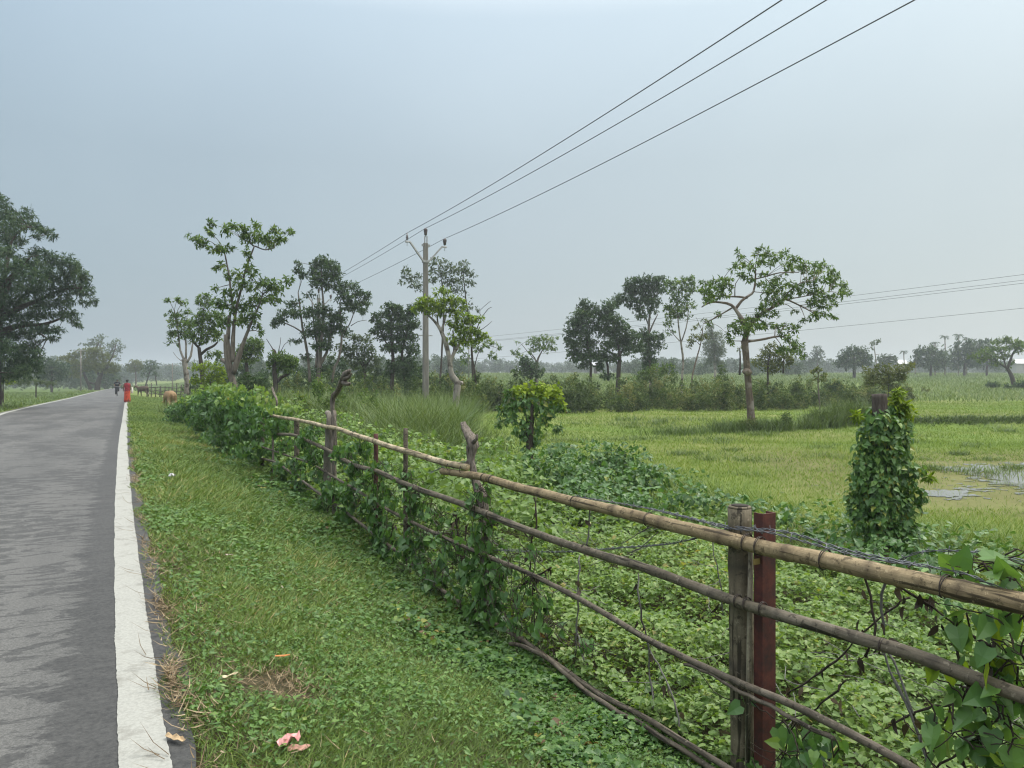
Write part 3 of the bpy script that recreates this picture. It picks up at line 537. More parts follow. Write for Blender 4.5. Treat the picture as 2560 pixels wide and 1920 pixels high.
tree('small_tree', 'bushy half-bare tree low behind the trunk of the big spreading tree', 'tree', 52, A4,
 [[(1530, 1060, 8), (1535, 980, 7), (1550, 900, 4)], [(1640, 1060, 6), (1640, 980, 5), (1660, 920, 3)], [(1330, 1070, 8), (1335, 960, 6), (1330, 880, 4)]],
 [(1560, 870, 60, 36), (1500, 920, 56, 44), (1590, 930, 70, 44), (1650, 940, 56, 44), (1530, 990, 66, 40), (1620, 1000, 66, 40), (1460, 980, 40, 44), (1690, 970, 34, 44), (1560, 1040, 70, 24), (1330, 880, 30, 24, 6)],
 'olive', 'dark', .26, .36, .75, 6)
tree('far_tree', 'hazy tall loose tree on the skyline right of the big spreading tree', 'tree', 230, A4,
 [[(1880, 1040, 6), (1882, 960, 5), (1878, 890, 3)]],
 [(1875, 880, 26, 24), (1900, 910, 26, 30), (1860, 920, 34, 34), (1890, 960, 36, 36), (1850, 970, 30, 30), (1800, 960, 36, 40), (1790, 1000, 40, 34)], 'far', 'grey', .9, .45, .9, 6, tm=DIAM)
tree('round_tree', 'dark round-headed tree on the skyline, right of the big spreading tree', 'tree', 150, A5,
 [[(455, 750, 10), (455, 700, 9), (450, 650, 5)], [(400, 745, 5), (400, 690, 4)]],
 [(445, 620, 60, 40), (500, 620, 50, 40), (400, 640, 50, 40), (460, 660, 80, 50), (370, 680, 44, 36), (540, 660, 40, 40), (520, 690, 56, 36), (430, 700, 80, 34), (350, 700, 30, 24)], 'deep', 'dark', .6, .45, 1.1, 6, tm=DIAM)
tree('thin_tree', 'spindly bare-stemmed tree with one leaf tuft beside the round-headed tree', 'tree', 140, A5,
 [[(598, 735, 4), (596, 680, 3.5), (588, 620, 3), (583, 580, 2)], [(592, 640, 2), (620, 635, 1.5)]],
 [(585, 562, 34, 16), (610, 552, 24, 12), (570, 600, 16, 10, 4)], 'grey', 'pale', .5, .4, .8, 6, tm=DIAM)
YL = fit_Y(2536, 968, 50, 140)
tree('field_tree', 'flat-topped tree with a dark leaning trunk at the far right edge of the field', 'tree', YL, A5,
 [[(1492, 850, 15), (1478, 790, 14), (1455, 740, 11), (1430, 715, 8), (1385, 690, 5)], [(1448, 730, 9), (1468, 670, 7), (1490, 620, 6), (1530, 590, 4)], [(1440, 720, 5), (1420, 660, 4), (1400, 600, 3)]],
 [(1385, 560, 46, 26), (1430, 540, 44, 24), (1480, 550, 44, 24), (1350, 600, 50, 26), (1290, 620, 50, 22), (1240, 640, 40, 20), (1410, 600, 56, 28), (1470, 590, 50, 24), (1340, 650, 56, 26), (1420, 650, 50, 26), (1270, 670, 44, 22), (1370, 690, 44, 20), (1520, 570, 44, 34), (1560, 580, 40, 36), (1530, 610, 34, 24), (1470, 690, 26, 26), (1200, 650, 30, 18)], 'green', 'dark', .42, .36, .85, 6)
def shrub(name, label, Y, o, clumps, mat='olive', leaf=.2, dens=1.0, group=None, fit=False):
    x = sum(c[0] for c in clumps)/len(clumps); yb = max(c[1]+c[3] for c in clumps)
    if fit: Y0 = Y; Y = fit_Y(o[0]+x*o[2], o[1]+yb*o[2], 25, 190); leaf = leaf*max(1, Y/Y0)
    return tree(name, label, 'bush', Y, o, [[(x, yb+6, 4), (x+2, yb-10, 3), (x, sum(c[1] for c in clumps)/len(clumps), 2)]], clumps, mat, 'dark', leaf, .42, dens, 6, group=group, tm=DIAM, droop=.1)
shrub('olive_shrub', 'olive rounded shrub on the bank behind the vine-covered stump', 46, A5, [(560, 760, 56, 44), (630, 740, 60, 44), (600, 800, 80, 44), (690, 760, 70, 50), (680, 820, 66, 44), (760, 740, 60, 44), (750, 790, 50, 40), (820, 710, 36, 30), (560, 820, 50, 30), (720, 860, 50, 30)], 'olive', .22, .9)
shrub('dark_bush', 'dark low bush at the right foot of the olive shrub', 40, A5, [(800, 880, 34, 44), (790, 910, 44, 30), (830, 915, 24, 22)], 'olive', .2, 1.1, fit=True)
shrub('dark_bush', 'round dark bush by the leaning flat-topped tree', 58, A5, [(1340, 835, 34, 20), (1370, 840, 30, 24), (1330, 850, 26, 16)], 'dark', .25, 1.2, fit=True)
shrub('dark_bush', 'dark ragged bush at the foot of the leaning flat-topped tree', 59, A5, [(1530, 825, 30, 24), (1555, 840, 34, 30), (1450, 845, 30, 14), (1500, 850, 40, 16)], 'dark', .25, 1.2, fit=True)
shrub('dark_bush', 'faint brownish low bush alone in the bright grass', 52, A5, [(905, 872, 26, 20), (935, 876, 24, 18)], 'olive', .2, .7, fit=True)
shrub('olive_shrub', 'dark shrub on the bank left of the olive shrub', 52, A5, [(350, 830, 36, 26), (370, 855, 34, 20), (330, 860, 26, 16)], 'dark', .24, 1.1)
tree('sapling', 'thin bare sapling with a small crooked leafy top in the field grass', 'sapling', 36, A4,
 [[(1902, 1370, 6), (1898, 1290, 5.5), (1890, 1190, 5), (1886, 1110, 4), (1890, 1060, 3)], [(1888, 1110, 2.5), (1860, 1070, 2), (1840, 1050, 1.5)], [(1890, 1210, 2), (1860, 1200, 1.5), (1835, 1190, 1)], [(1892, 1080, 2), (1920, 1060, 1.5)]],
 [(1845, 1050, 26, 14), (1870, 1035, 26, 14), (1895, 1030, 22, 14), (1920, 1075, 24, 14, 5), (1880, 1100, 30, 16, 5), (1905, 1110, 20, 12, 4)], 'olive', 'grey', .2, .36, .9, 6)
# ---- grove with palms on the right skyline
def grove(name, label, Y, o, clumps, mat='far', leaf=.9, group=None):
    x = sum(c[0] for c in clumps)/len(clumps); yb = max(c[1]+c[3] for c in clumps)
    return tree(name, label, 'tree', Y, o, [[(x, yb, 7), (x+3, yb-30, 6), (x, sum(c[1] for c in clumps)/len(clumps), 3)]], clumps, mat, 'dark', leaf, .45, 1.1, 6, group=group, tm=DIAM, droop=.2)
grove('grove_tree', 'broad dome-shaped dark tree on the right skyline with palms standing behind', 165, A5, [(900, 620, 50, 34), (960, 610, 60, 34), (930, 660, 90, 50), (870, 680, 40, 44), (1000, 650, 60, 50), (960, 700, 90, 40), (1030, 690, 50, 44)], 'deep')
grove('grove_tree', 'dark tree under the tallest palms of the right skyline grove', 170, A5, [(1100, 640, 50, 60), (1140, 600, 50, 50), (1200, 580, 50, 40), (1180, 650, 60, 60), (1120, 700, 60, 40), (1220, 620, 44, 50), (1220, 690, 60, 40)], 'deep')
grove('grove_tree', 'dark broad crown at the right of the skyline grove', 175, A5, [(1260, 570, 50, 30), (1310, 565, 40, 26), (1290, 600, 56, 36), (1310, 650, 60, 50), (1270, 690, 60, 40), (1350, 690, 40, 44), (1400, 710, 40, 30)], 'deep')
grove('grove_tree', 'low dark tree left of the lone palm on the right skyline', 180, A5, [(640, 665, 40, 26), (690, 660, 36, 26), (660, 690, 60, 30), (720, 680, 30, 30)], 'far')
def palm(label, Y, x, ytop, ybot, o, rad, group='palms on the right skyline'):
    ox, oy, s = o; r = random.Random(int(x)); pm = s*Y/F
    b = at(ox+x*s, oy+ybot*s, Y); t = at(ox+x*s, oy+ytop*s, Y); zg = float(gz(b.x, b.y)); b.z = min(b.z, zg)
    root = empty('palm_tree', tuple(b)); tag(root, label, 'palm', group)
    MB().tube([b, b.lerp(t, .5)+Vector((.15, 0, 0)), t], [.17, .14, .12], 7, .1).build('trunk', BK['pale'], root)
    P, D, N, L = [], [], [], []
    for k in range(13):
        a = k*2.4+r.random(); el = r.uniform(-.25, .9); n = 12; Lf = rad*pm*r.uniform(.85, 1.15)
        d = Vector((math.cos(a)*math.cos(el), math.sin(a)*math.cos(el), math.sin(el)))
        p = t.copy()
        for i in range(n):
            p = p+d*Lf/n; d = (d+Vector((0, 0, -.14))).normalized()
            sd_ = d.cross(Vector((0, 0, 1))).normalized()
            for q in (-1, 1):
                P.append(p); D.append(d*.5+sd_*q*.8+Vector((0, 0, -.35))); N.append(Vector((0, 0, 1))+sd_*q*.2); L.append(.3*Lf*(1-.6*abs(i/n-.45)))
    P, D, N, L = np.array(P), np.array(D), np.array(N), np.array(L)
    V, T, q = leafgeo(P, D, N, L, L*.28, DIAM, np.full(len(P), .35))
    raw('crown', V, T, LM['deep'], root, q)
palm('lone palm standing clear, left of the dome-shaped tree', 190, 775, 618, 680, A5, 28)
palm('small palm peeping just over the left shoulder of the dome-shaped tree', 200, 850, 608, 690, A5, 22)
palm('palm with drooping fronds rising from the middle of the dome-shaped tree', 178, 978, 562, 690, A5, 30)
palm('tall palm with a bare trunk between the dome-shaped tree and the grove', 178, 1042, 522, 700, A5, 30)
palm('palm with a dark thick head, tallest over the grove', 185, 1130, 512, 700, A5, 34)
palm('palm with ragged fronds right of the tallest palm', 185, 1182, 530, 700, A5, 30)
# ---- left of the road
tree('large_tree', 'huge dark feathery tree cut by the left edge of the photo, across the road', 'tree', 42, A1,
 [[(-60, 1330, 60), (-50, 1150, 52), (-30, 950, 44), (0, 780, 34), (60, 640, 24), (140, 560, 12)], [(-20, 900, 26), (120, 820, 18), (260, 760, 12), (400, 700, 8), (520, 690, 5)], [(-20, 980, 24), (120, 930, 16), (280, 920, 10), (420, 870, 6)], [(0, 760, 22), (40, 560, 16), (80, 380, 10), (180, 300, 6), (300, 350, 4)], [(-30, 1100, 26), (60, 1080, 18), (180, 1060, 10)], [(140, 900, 8), (300, 1010, 5)]],
 [(20, 150, 60, 34), (-40, 120, 60, 60), (-30, 230, 90, 60), (50, 215, 60, 34), (110, 240, 70, 36), (180, 215, 50, 34), (80, 300, 80, 50), (170, 290, 70, 40), (240, 300, 44, 34), (290, 330, 50, 28), (330, 365, 34, 20), (230, 355, 40, 24), (-10, 340, 90, 60), (60, 380, 90, 44), (140, 390, 40, 26), (-20, 450, 80, 60), (50, 460, 60, 50), (230, 460, 60, 34), (300, 480, 60, 34), (160, 520, 80, 46), (260, 540, 90, 50), (360, 520, 70, 40), (440, 530, 60, 44), (490, 560, 40, 40), (80, 560, 90, 60), (190, 610, 100, 60), (310, 610, 100, 60), (420, 610, 80, 56), (510, 610, 60, 50), (555, 620, 34, 34), (40, 660, 100, 70), (150, 700, 100, 60), (270, 700, 100, 60), (390, 700, 90, 56), (490, 690, 70, 56), (560, 700, 40, 50), (590, 770, 24, 34), (540, 780, 40, 30), (60, 780, 110, 70), (190, 790, 100, 56), (310, 790, 90, 50), (420, 780, 70, 46), (400, 860, 50, 36), (460, 850, 50, 40), (470, 910, 46, 24), (510, 930, 24, 12), (100, 880, 100, 60), (220, 870, 80, 44), (310, 860, 60, 30), (230, 950, 60, 30), (300, 960, 70, 34), (370, 960, 40, 30), (330, 1010, 50, 24), (60, 980, 110, 70), (170, 980, 70, 50), (20, 1080, 110, 70), (130, 1080, 90, 60), (210, 1060, 50, 50), (60, 1170, 110, 60), (170, 1150, 90, 60), (240, 1110, 44, 36), (40, 1240, 100, 50), (140, 1230, 80, 50), (220, 1200, 60, 50), (-50, 760, 100, 120), (-60, 1000, 100, 120), (-60, 560, 90, 90)],
 'deep', 'dark', .30, .22, 1.0, 7, depth=4.0, droop=.25)
tree('spreading_tree', 'wide umbrella-like tree leaning over the far bend of the road from the left', 'tree', 150, A1,
 [[(622, 1325, 17), (632, 1270, 15), (655, 1225, 11), (690, 1190, 6)], [(575, 1325, 10), (545, 1260, 9), (520, 1200, 6), (470, 1150, 4)], [(640, 1260, 8), (600, 1180, 6), (600, 1100, 4), (630, 1040, 3)], [(660, 1220, 6), (720, 1120, 4), (740, 1050, 3)], [(560, 1290, 6), (600, 1300, 6), (640, 1290, 5)]],
 [(560, 1090, 60, 26), (620, 1090, 56, 26), (500, 1110, 56, 24), (450, 1130, 56, 20), (400, 1140, 50, 16), (590, 1130, 80, 30), (660, 1130, 60, 30), (530, 1160, 80, 28), (460, 1160, 60, 20), (620, 1180, 80, 30), (690, 1180, 60, 30), (560, 1200, 60, 24), (500, 1200, 60, 20), (700, 1220, 40, 20), (480, 1240, 60, 20), (650, 1220, 50, 20), (740, 1200, 40, 24)], 'olive', 'dark', .55, .4, 1.1, 6, tm=DIAM, droop=.1)
tree('spreading_tree', 'pale thin-crowned tree rising behind the umbrella-like tree at the road bend', 'tree', 185, A1,
 [[(672, 1310, 8), (668, 1200, 7), (650, 1100, 5), (625, 1040, 3)], [(666, 1180, 5), (710, 1090, 4), (740, 1050, 2)], [(660, 1140, 4), (640, 1060, 3), (660, 1010, 2)]],
 [(560, 1050, 50, 14), (610, 1020, 50, 18), (640, 1000, 44, 14), (590, 1050, 44, 16), (650, 1040, 44, 18), (740, 1030, 36, 18), (770, 1060, 24, 24), (710, 1060, 44, 20), (690, 1090, 50, 20), (750, 1090, 36, 20), (720, 1120, 40, 18), (745, 1140, 24, 14)], 'grey', 'grey', .6, .4, .55, 6, tm=DIAM, droop=.1)
tree('roadside_tree', 'light-green rounded tree in the distance just right of the end of the road', 'tree', 190, A1,
 [[(868, 1310, 6), (866, 1250, 5), (862, 1190, 3)]], [(855, 1160, 40, 16), (830, 1180, 30, 18), (880, 1170, 40, 20), (860, 1200, 50, 22), (840, 1215, 30, 16), (900, 1200, 30, 20)], 'olive', 'grey', .6, .42, .9, 6, tm=DIAM)
tree('roadside_tree', 'dark loose tree in the distance right of the light-green rounded one', 'tree', 160, A1,
 [[(930, 1310, 5), (945, 1260, 4), (960, 1210, 3)], [(1000, 1310, 4), (990, 1240, 3)]], [(950, 1160, 34, 14), (980, 1170, 34, 16), (930, 1190, 36, 16), (985, 1195, 34, 12), (960, 1215, 44, 16), (930, 1240, 34, 16), (990, 1240, 24, 14)], 'dark', 'dark', .55, .42, .8, 6, tm=DIAM)
tree('roadside_tree', 'dim green tree between the huge left tree and the umbrella-like tree', 'tree', 120, A1,
 [[(330, 1310, 7), (330, 1230, 6), (325, 1170, 4)]], [(300, 1160, 50, 30), (350, 1170, 50, 30), (400, 1190, 50, 30), (320, 1210, 70, 36), (400, 1230, 60, 30), (290, 1240, 50, 40), (360, 1260, 60, 24)], 'deep', 'dark', .55, .4, .9, 6, tm=DIAM)
shrub('roadside_bush', 'sunlit yellow-green bush under the huge left tree', 46, A1, [(20, 1270, 40, 24), (60, 1290, 30, 18), (-20, 1280, 40, 24)], 'yellow', .22, .9)
shrub('roadside_bush', 'pale green scrub between the huge left tree and the road', 70, A1, [(140, 1290, 50, 22), (200, 1280, 50, 24), (260, 1290, 46, 20), (320, 1300, 40, 16)], 'grey', .3, .9)
shrub('roadside_bush', 'scraggly yellow-green bush between the two trees left of the leafy mound', 36, A2, [(260, 1170, 50, 36), (330, 1150, 50, 34), (390, 1160, 50, 40), (300, 1220, 60, 40), (380, 1230, 60, 44), (430, 1210, 40, 40), (250, 1250, 40, 30), (430, 1270, 50, 30), (340, 1290, 60, 30)], 'yellow', .2, .8)
shrub('roadside_bush', 'dark bush right behind the trunk of the tall forked tree', 33, A2, [(600, 1240, 50, 40), (660, 1250, 50, 36), (570, 1290, 50, 40), (640, 1300, 60, 40), (700, 1250, 40, 30), (710, 1300, 50, 36)], 'dark', .2, .9)
shrub('roadside_bush', 'light-green scraggly bush in front of the dark clump of field trees', 54, A4, [(640, 1060, 40, 24), (690, 1040, 40, 24), (600, 1090, 50, 26), (680, 1090, 60, 30), (740, 1010, 36, 24), (800, 1010, 40, 24), (850, 1010, 30, 22), (770, 1050, 60, 30), (860, 1050, 30, 24)], 'green', .22, .7)
# ---- vine-wrapped stump and bush close behind the fence
def heart_clumps(cl, Y, o, leaf, dens, r, dep=1.0, droop=.55, front=0.0):
    ox, oy, s = o; pm = s*Y/F; g = []
    for c in cl:
        x, y, rx, ry = c[:4]; C = at(ox+x*s, oy+y*s, Y+r.normal()*.03-front)
        n = max(4, int(dens*rx*ry*math.pi*pm*pm*3.2/(leaf*leaf*.6)))
        q = norm(r.normal(size=(n, 3)))*(r.random((n, 1))**.3); P = np.array(C)+q*np.array([rx*pm, .5*(rx+ry)*pm*dep, ry*pm])
        D = np.array([0, 0, -droop*1.6])+r.normal(size=(n, 3))*.55+q*.5
        N = q*np.array([1, 1, .3])*1.1+np.array([0, -.25, .55])+r.normal(size=(n, 3))*.35
        L = leaf*(.6+.65*r.random(n)); g.append(leafgeo(P, D, N, L, L*.82, HEART, np.clip(.62+r.normal(size=n)*.22, 0, .96)))
    return g
r = np.random.default_rng(3)
Yp = 9.0; pb = at(2200, 1010, Yp)
root = empty('vine_covered_stump', (pb.x, pb.y, float(gz(pb.x, pb.y)))); tag(root, 'cut tree stump wrapped in dark heart-shaped vine leaves, its bare top showing', 'stump')
sb = MB(); zt = H-(985-HY)/F*Yp
pp = [Vector((pb.x+.01, pb.y, float(gz(pb.x, pb.y))-.1)), Vector((pb.x+.012, pb.y, .4)), Vector((pb.x, pb.y, zt-.25)), Vector((pb.x-.005, pb.y, zt-.1)), Vector((pb.x-.008, pb.y, zt))]
sb.tube(spline(pp, .06), .083, 14, .14)
sb.build('stump', bark_mat('stump_bark', (.035, .028, .024), (.15, .125, .11), (14, 14, 3)), root)
g = heart_clumps([(560, 1000, 30, 20), (690, 990, 24, 24), (610, 1010, 60, 30), (700, 1010, 60, 40), (580, 1070, 80, 50), (700, 1080, 90, 60), (780, 1100, 50, 50), (560, 1150, 90, 60), (680, 1170, 110, 70), (780, 1180, 50, 60), (540, 1250, 90, 60), (660, 1270, 120, 70), (770, 1270, 60, 60), (520, 1350, 90, 60), (640, 1370, 130, 70), (770, 1370, 80, 60), (500, 1450, 80, 60), (620, 1480, 140, 70), (760, 1470, 100, 60), (480, 1550, 80, 60), (600, 1580, 130, 60), (740, 1570, 110, 60), (860, 1540, 60, 40), (640, 1640, 150, 50), (810, 1640, 90, 50), (480, 1640, 80, 50), (450, 1560, 50, 40), (880, 1560, 50, 40), (560, 1720, 120, 60), (740, 1730, 120, 60), (600, 1800, 140, 60), (780, 1810, 110, 60), (830, 1400, 60, 30), (880, 1390, 40, 24)], Yp, A5, .070, 2.0, r)
g += heart_clumps([(620, y, 50, 34) for y in range(1045, 1840, 45)]+[(700, y, 50, 34) for y in range(1070, 1840, 60)], Yp, A5, .070, 1.8, r, front=.12)
V, T, q = join(g); raw('leaves', V, T, LM['vine'], root, q)
g = [clump_leaves(at(1960+x*.3859, 640+y*.3859, Yp), (rx*.3859*Yp/F, .06, ry*.3859*Yp/F), 16, 5, .09, .25, LANCE, r) for x, y, rx, ry in [(730, 940, 34, 40), (770, 960, 40, 20), (760, 1000, 40, 30), (810, 1030, 40, 30), (740, 900, 16, 40), (480, 1035, 24, 12), (930, 1430, 30, 20)]]
V, T, q = join(g); raw('foliage', V, T, LM['yellow'], root, q)
Yb = 17.0; bp = at(1322, 1060, Yb)
root = empty('umbrella_bush', (bp.x, bp.y, float(gz(bp.x, bp.y)))); tag(root, 'umbrella-shaped leafy bush on a dark post, bright lime on top, standing in the meadow', 'bush')
MB().tube(spline([Vector((bp.x, bp.y, float(gz(bp.x, bp.y))-.1)), Vector((bp.x+.02, bp.y, .2)), at(1325, 1010, Yb)], .1), .09, 9, .25).build('trunk', BK['dark'], root)
g = heart_clumps([(1080, 1450, 60, 60), (1060, 1540, 60, 60), (1020, 1360, 80, 60), (1130, 1370, 100, 60), (1200, 1440, 70, 50), (960, 1430, 60, 60), (930, 1500, 50, 50), (1130, 1500, 50, 60), (1080, 1610, 60, 50), (1250, 1400, 60, 50), (1150, 1600, 50, 40), (1000, 1560, 50, 60), (1210, 1520, 40, 40), (1080, 1690, 40, 60), (1040, 1640, 40, 60), (1130, 1660, 40, 50), (1075, 1760, 60, 60), (1240, 1470, 40, 40), (900, 1420, 36, 50)], Yb, A3, .12, 1.15, r, droop=.5)
g += [clump_leaves(at(960+x*.3375, 540+y*.3375, Yb), (rx*.3375*Yb/F, .12, ry*.3375*Yb/F), 14, 5, .12, .3, LANCE, r) for x, y, rx, ry in [(880, 1420, 40, 50), (1320, 1420, 50, 24), (920, 1320, 20, 60), (1280, 1560, 50, 30), (860, 1540, 40, 40)]]
V, T, q = join(g); raw('lower_leaves', V, T, LM['vine'], root, q)
g = heart_clumps([(1000, 1280, 50, 34), (1070, 1260, 60, 34), (1140, 1260, 60, 36), (1210, 1280, 60, 36), (1270, 1310, 44, 40), (1300, 1370, 40, 40), (1020, 1310, 60, 30), (1100, 1310, 80, 34), (1200, 1330, 70, 34), (1330, 1410, 26, 20), (950, 1300, 24, 18), (870, 1410, 16, 12), (1260, 1370, 40, 34), (1280, 1258, 30, 14)], Yb, A3, .115, 1.5, r, droop=.35)
V, T, q = join(g); raw('crown', V, T, LM['yellow'], root, q)
# ---------------------------------------------------------------- electricity poles and wires
conc, nt, b, out = mat_new('weathered_concrete')
n = noise(nt, 1.3, 6, mapping(nt, (6, 6, .8)), .65)
nt.links.new(ramp(nt, n, [(.3, (.12, .11, .095)), (.7, (.245, .23, .205))]), b.inputs['Base Color']); b.inputs['Roughness'].default_value = .9
steel = plain('galvanised_steel', (.30, .30, .29), .55, .25, 9, .4, .3)
porc = plain('brown_porcelain', (.055, .04, .036), .25, .2, 5, .6)
wirem = plain('aluminium_wire', (.09, .095, .10), .5, .1, 4, .4, .3)
YP = 42.0; pt = at(1064, 608, YP); ztop = H-(608-HY)/F*YP
LD = Vector((.41, -1, 0)).normalized(); AD = Vector((LD.y*-1, LD.x, 0))      # line direction (towards us) and cross-arm direction
if AD.x < 0: AD = -AD
def pole(loc, zt, label, group):
    root = empty('electricity_pole', loc); tag(root, label, 'electricity pole', group)
    x, y, z = loc; rings = []
    for zz, hw in ((z-.2, .165), (z+1.5, .16), (z+5, .145), (zt, .125)):
        rings.append([Vector((x, y, zz))+AD*(sx*hw)+LD*(sy*hw*.75) for sx, sy in ((1, .7), (.7, 1), (-.7, 1), (-1, .7), (-1, -.7), (-.7, -1), (.7, -1), (1, -.7))])
    MB().loft(rings).build('shaft', conc, root, False)
    tips = []
    zc = zt-1.0                                           # clamp that holds the V-shaped cross-arm
    cl = MB(); cl.loft([[Vector((x, y, zz))+AD*(sx*.17)+LD*(sy*.14) for sx, sy in ((1, 1), (-1, 1), (-1, -1), (1, -1))] for zz in (zc-.07, zc+.07)]); cl.build('clamp', steel, root, False)
    for sgn in (-1, 1):
        p0 = Vector((x, y, zc))+AD*(sgn*.16)+LD*.10; p1 = Vector((x, y, zc+(1.0 if sgn < 0 else .84)))+AD*(sgn*.90)+LD*.10; p2 = p1+AD*(sgn*.26)
        MB().tube([p0-AD*(sgn*.12), p0, p1, p2], .06, 4).build('cross_arm', steel, root, False)
        q = p2-AD*(sgn*.10)
        MB().tube([q-Vector((0, 0, .22)), q+Vector((0, 0, .26))], .016, 6).build('pin', steel, root)
        if sgn > 0: ins = [(.10, .05), (.14, .075), (.22, .085), (.30, .105), (.38, .11), (.44, .09), (.47, .05)]
        else: ins = [(.10, .03), (.14, .085), (.17, .03), (.22, .085), (.25, .03), (.31, .075), (.34, .03), (.46, .03)]
        MB().tube([q+Vector((0, 0, h)) for h, _ in ins], [k for _, k in ins], 12).build('insulator', porc, root)
        tips.append(q+Vector((0, 0, .47)))
    br = MB()
    for dx in (-.045, .075): br.box((x+dx, y, zt+.17), (.06, .06, .42))
    br.box((x+.02, y, zt-.12), (.46, .10, .11), math.atan2(AD.y, AD.x)); br.build('bracket', steel, root, False)
    q = Vector((x, y, zt+.34)); ins = [(.08, .05), (.12, .075), (.22, .085), (.31, .105), (.39, .11), (.45, .09), (.48, .05)]
    MB().tube([q, q+Vector((0, 0, .1))], .018, 6).build('pin', steel, root)
    MB().tube([q+Vector((0, 0, h)) for h, _ in ins], [k for _, k in ins], 12).build('insulator', porc, root)
    tips.insert(1, q+Vector((0, 0, .48))); return tips
zg = float(gz(pt.x, YP))
tips = pole((pt.x, YP, zg), ztop, 'grey concrete electricity pole with a V-shaped cross-arm and three insulators', None)
far = pt+Vector((-.46*28, 28, 0)); zfar = 8.5
tips2 = pole((far.x, far.y, float(gz(far.x, far.y))), zfar, 'farther electricity pole of the same line, half hidden by the many-stemmed tree', None)
def sag(a, b, sg, n=60):
    return [a.lerp(b, i/n)+Vector((0, 0, -4*sg*(i/n)*(1-i/n))) for i in range(n+1)]
wl = ['upper left wire of the overhead line crossing the sky', 'middle wire of the overhead line, from the pole top insulator', 'right-hand lowest wire of the overhead line crossing the sky']
for k, pxt in enumerate((1954, 2066, 2286)):
    a = tips[k]; # where this wire leaves the top of the picture, about 27 m nearer than the pole
    zc = 8.95+(a.z-9.45)*.9; Yc = (zc-H)*F/HY; p1 = at(pxt, 0, Yc); t = (a.y-Yc)/46
    bpt = Vector((a.x+(p1.x-a.x)/t, a.y-46, a.z+.0)); s4 = (a.z+(bpt.z-a.z)*t-p1.z)/(4*t*(1-t))
    m_ = MB().tube(sag(a, bpt, s4), .014, 5); m_.tube(sag(a, tips2[k], .12), .014, 5)
    tag(m_.build('overhead_wire', wirem), wl[k], 'wire', 'wires of the overhead line')
def plainpole(px, Y, zt, label, rad=.11, mat=None):
    p = ground_pt(px, Y); root = empty('electricity_pole', tuple(p)); tag(root, label, 'electricity pole')
    MB().tube([p-Vector((0, 0, .2)), Vector((p.x, p.y, zt))], [rad, rad*.75], 8).build('shaft', mat or conc, root)
    MB().box((p.x, p.y, zt-.25), (1.4, .08, .08), .5).build('cross_arm', steel, root, False); return p
pB = plainpole(1172, 150, 8.9, 'small distant electricity pole between the yellow-green tree and the umbrella-shaped little tree', .12)
far_lines = [((2900, 643, 70), 846, 'topmost of the distant wires at the right, sloping down behind the spreading tree'), ((2900, 658, 70), 856, 'second of the distant wires at the right'), ((2900, 667, 70), 858, 'third of the distant wires at the right, just under the second'), ((2900, 735, 70), 898, 'lowest of the distant wires at the right, set apart from the rest')]
for (a, pyb, lb) in far_lines:
    A = at(*a); B = at(1172, pyb, 150)
    tag(MB().tube(sag(A, B, .35, 40), .021, 4).build('overhead_wire', wirem), lb, 'wire', 'distant overhead wires')
p = plainpole(202, 112, H-(872-HY)/F*112, 'pale slim pole on the left roadside in front of the umbrella-like tree', .10)
plainpole(431, 95, H-(908-HY)/F*95, 'faint pale pole behind the far wooden fence', .07)
plainpole(1063, 70, H-(832-HY)/F*70, 'short pale post glimpsed just left of the near electricity pole', .09)
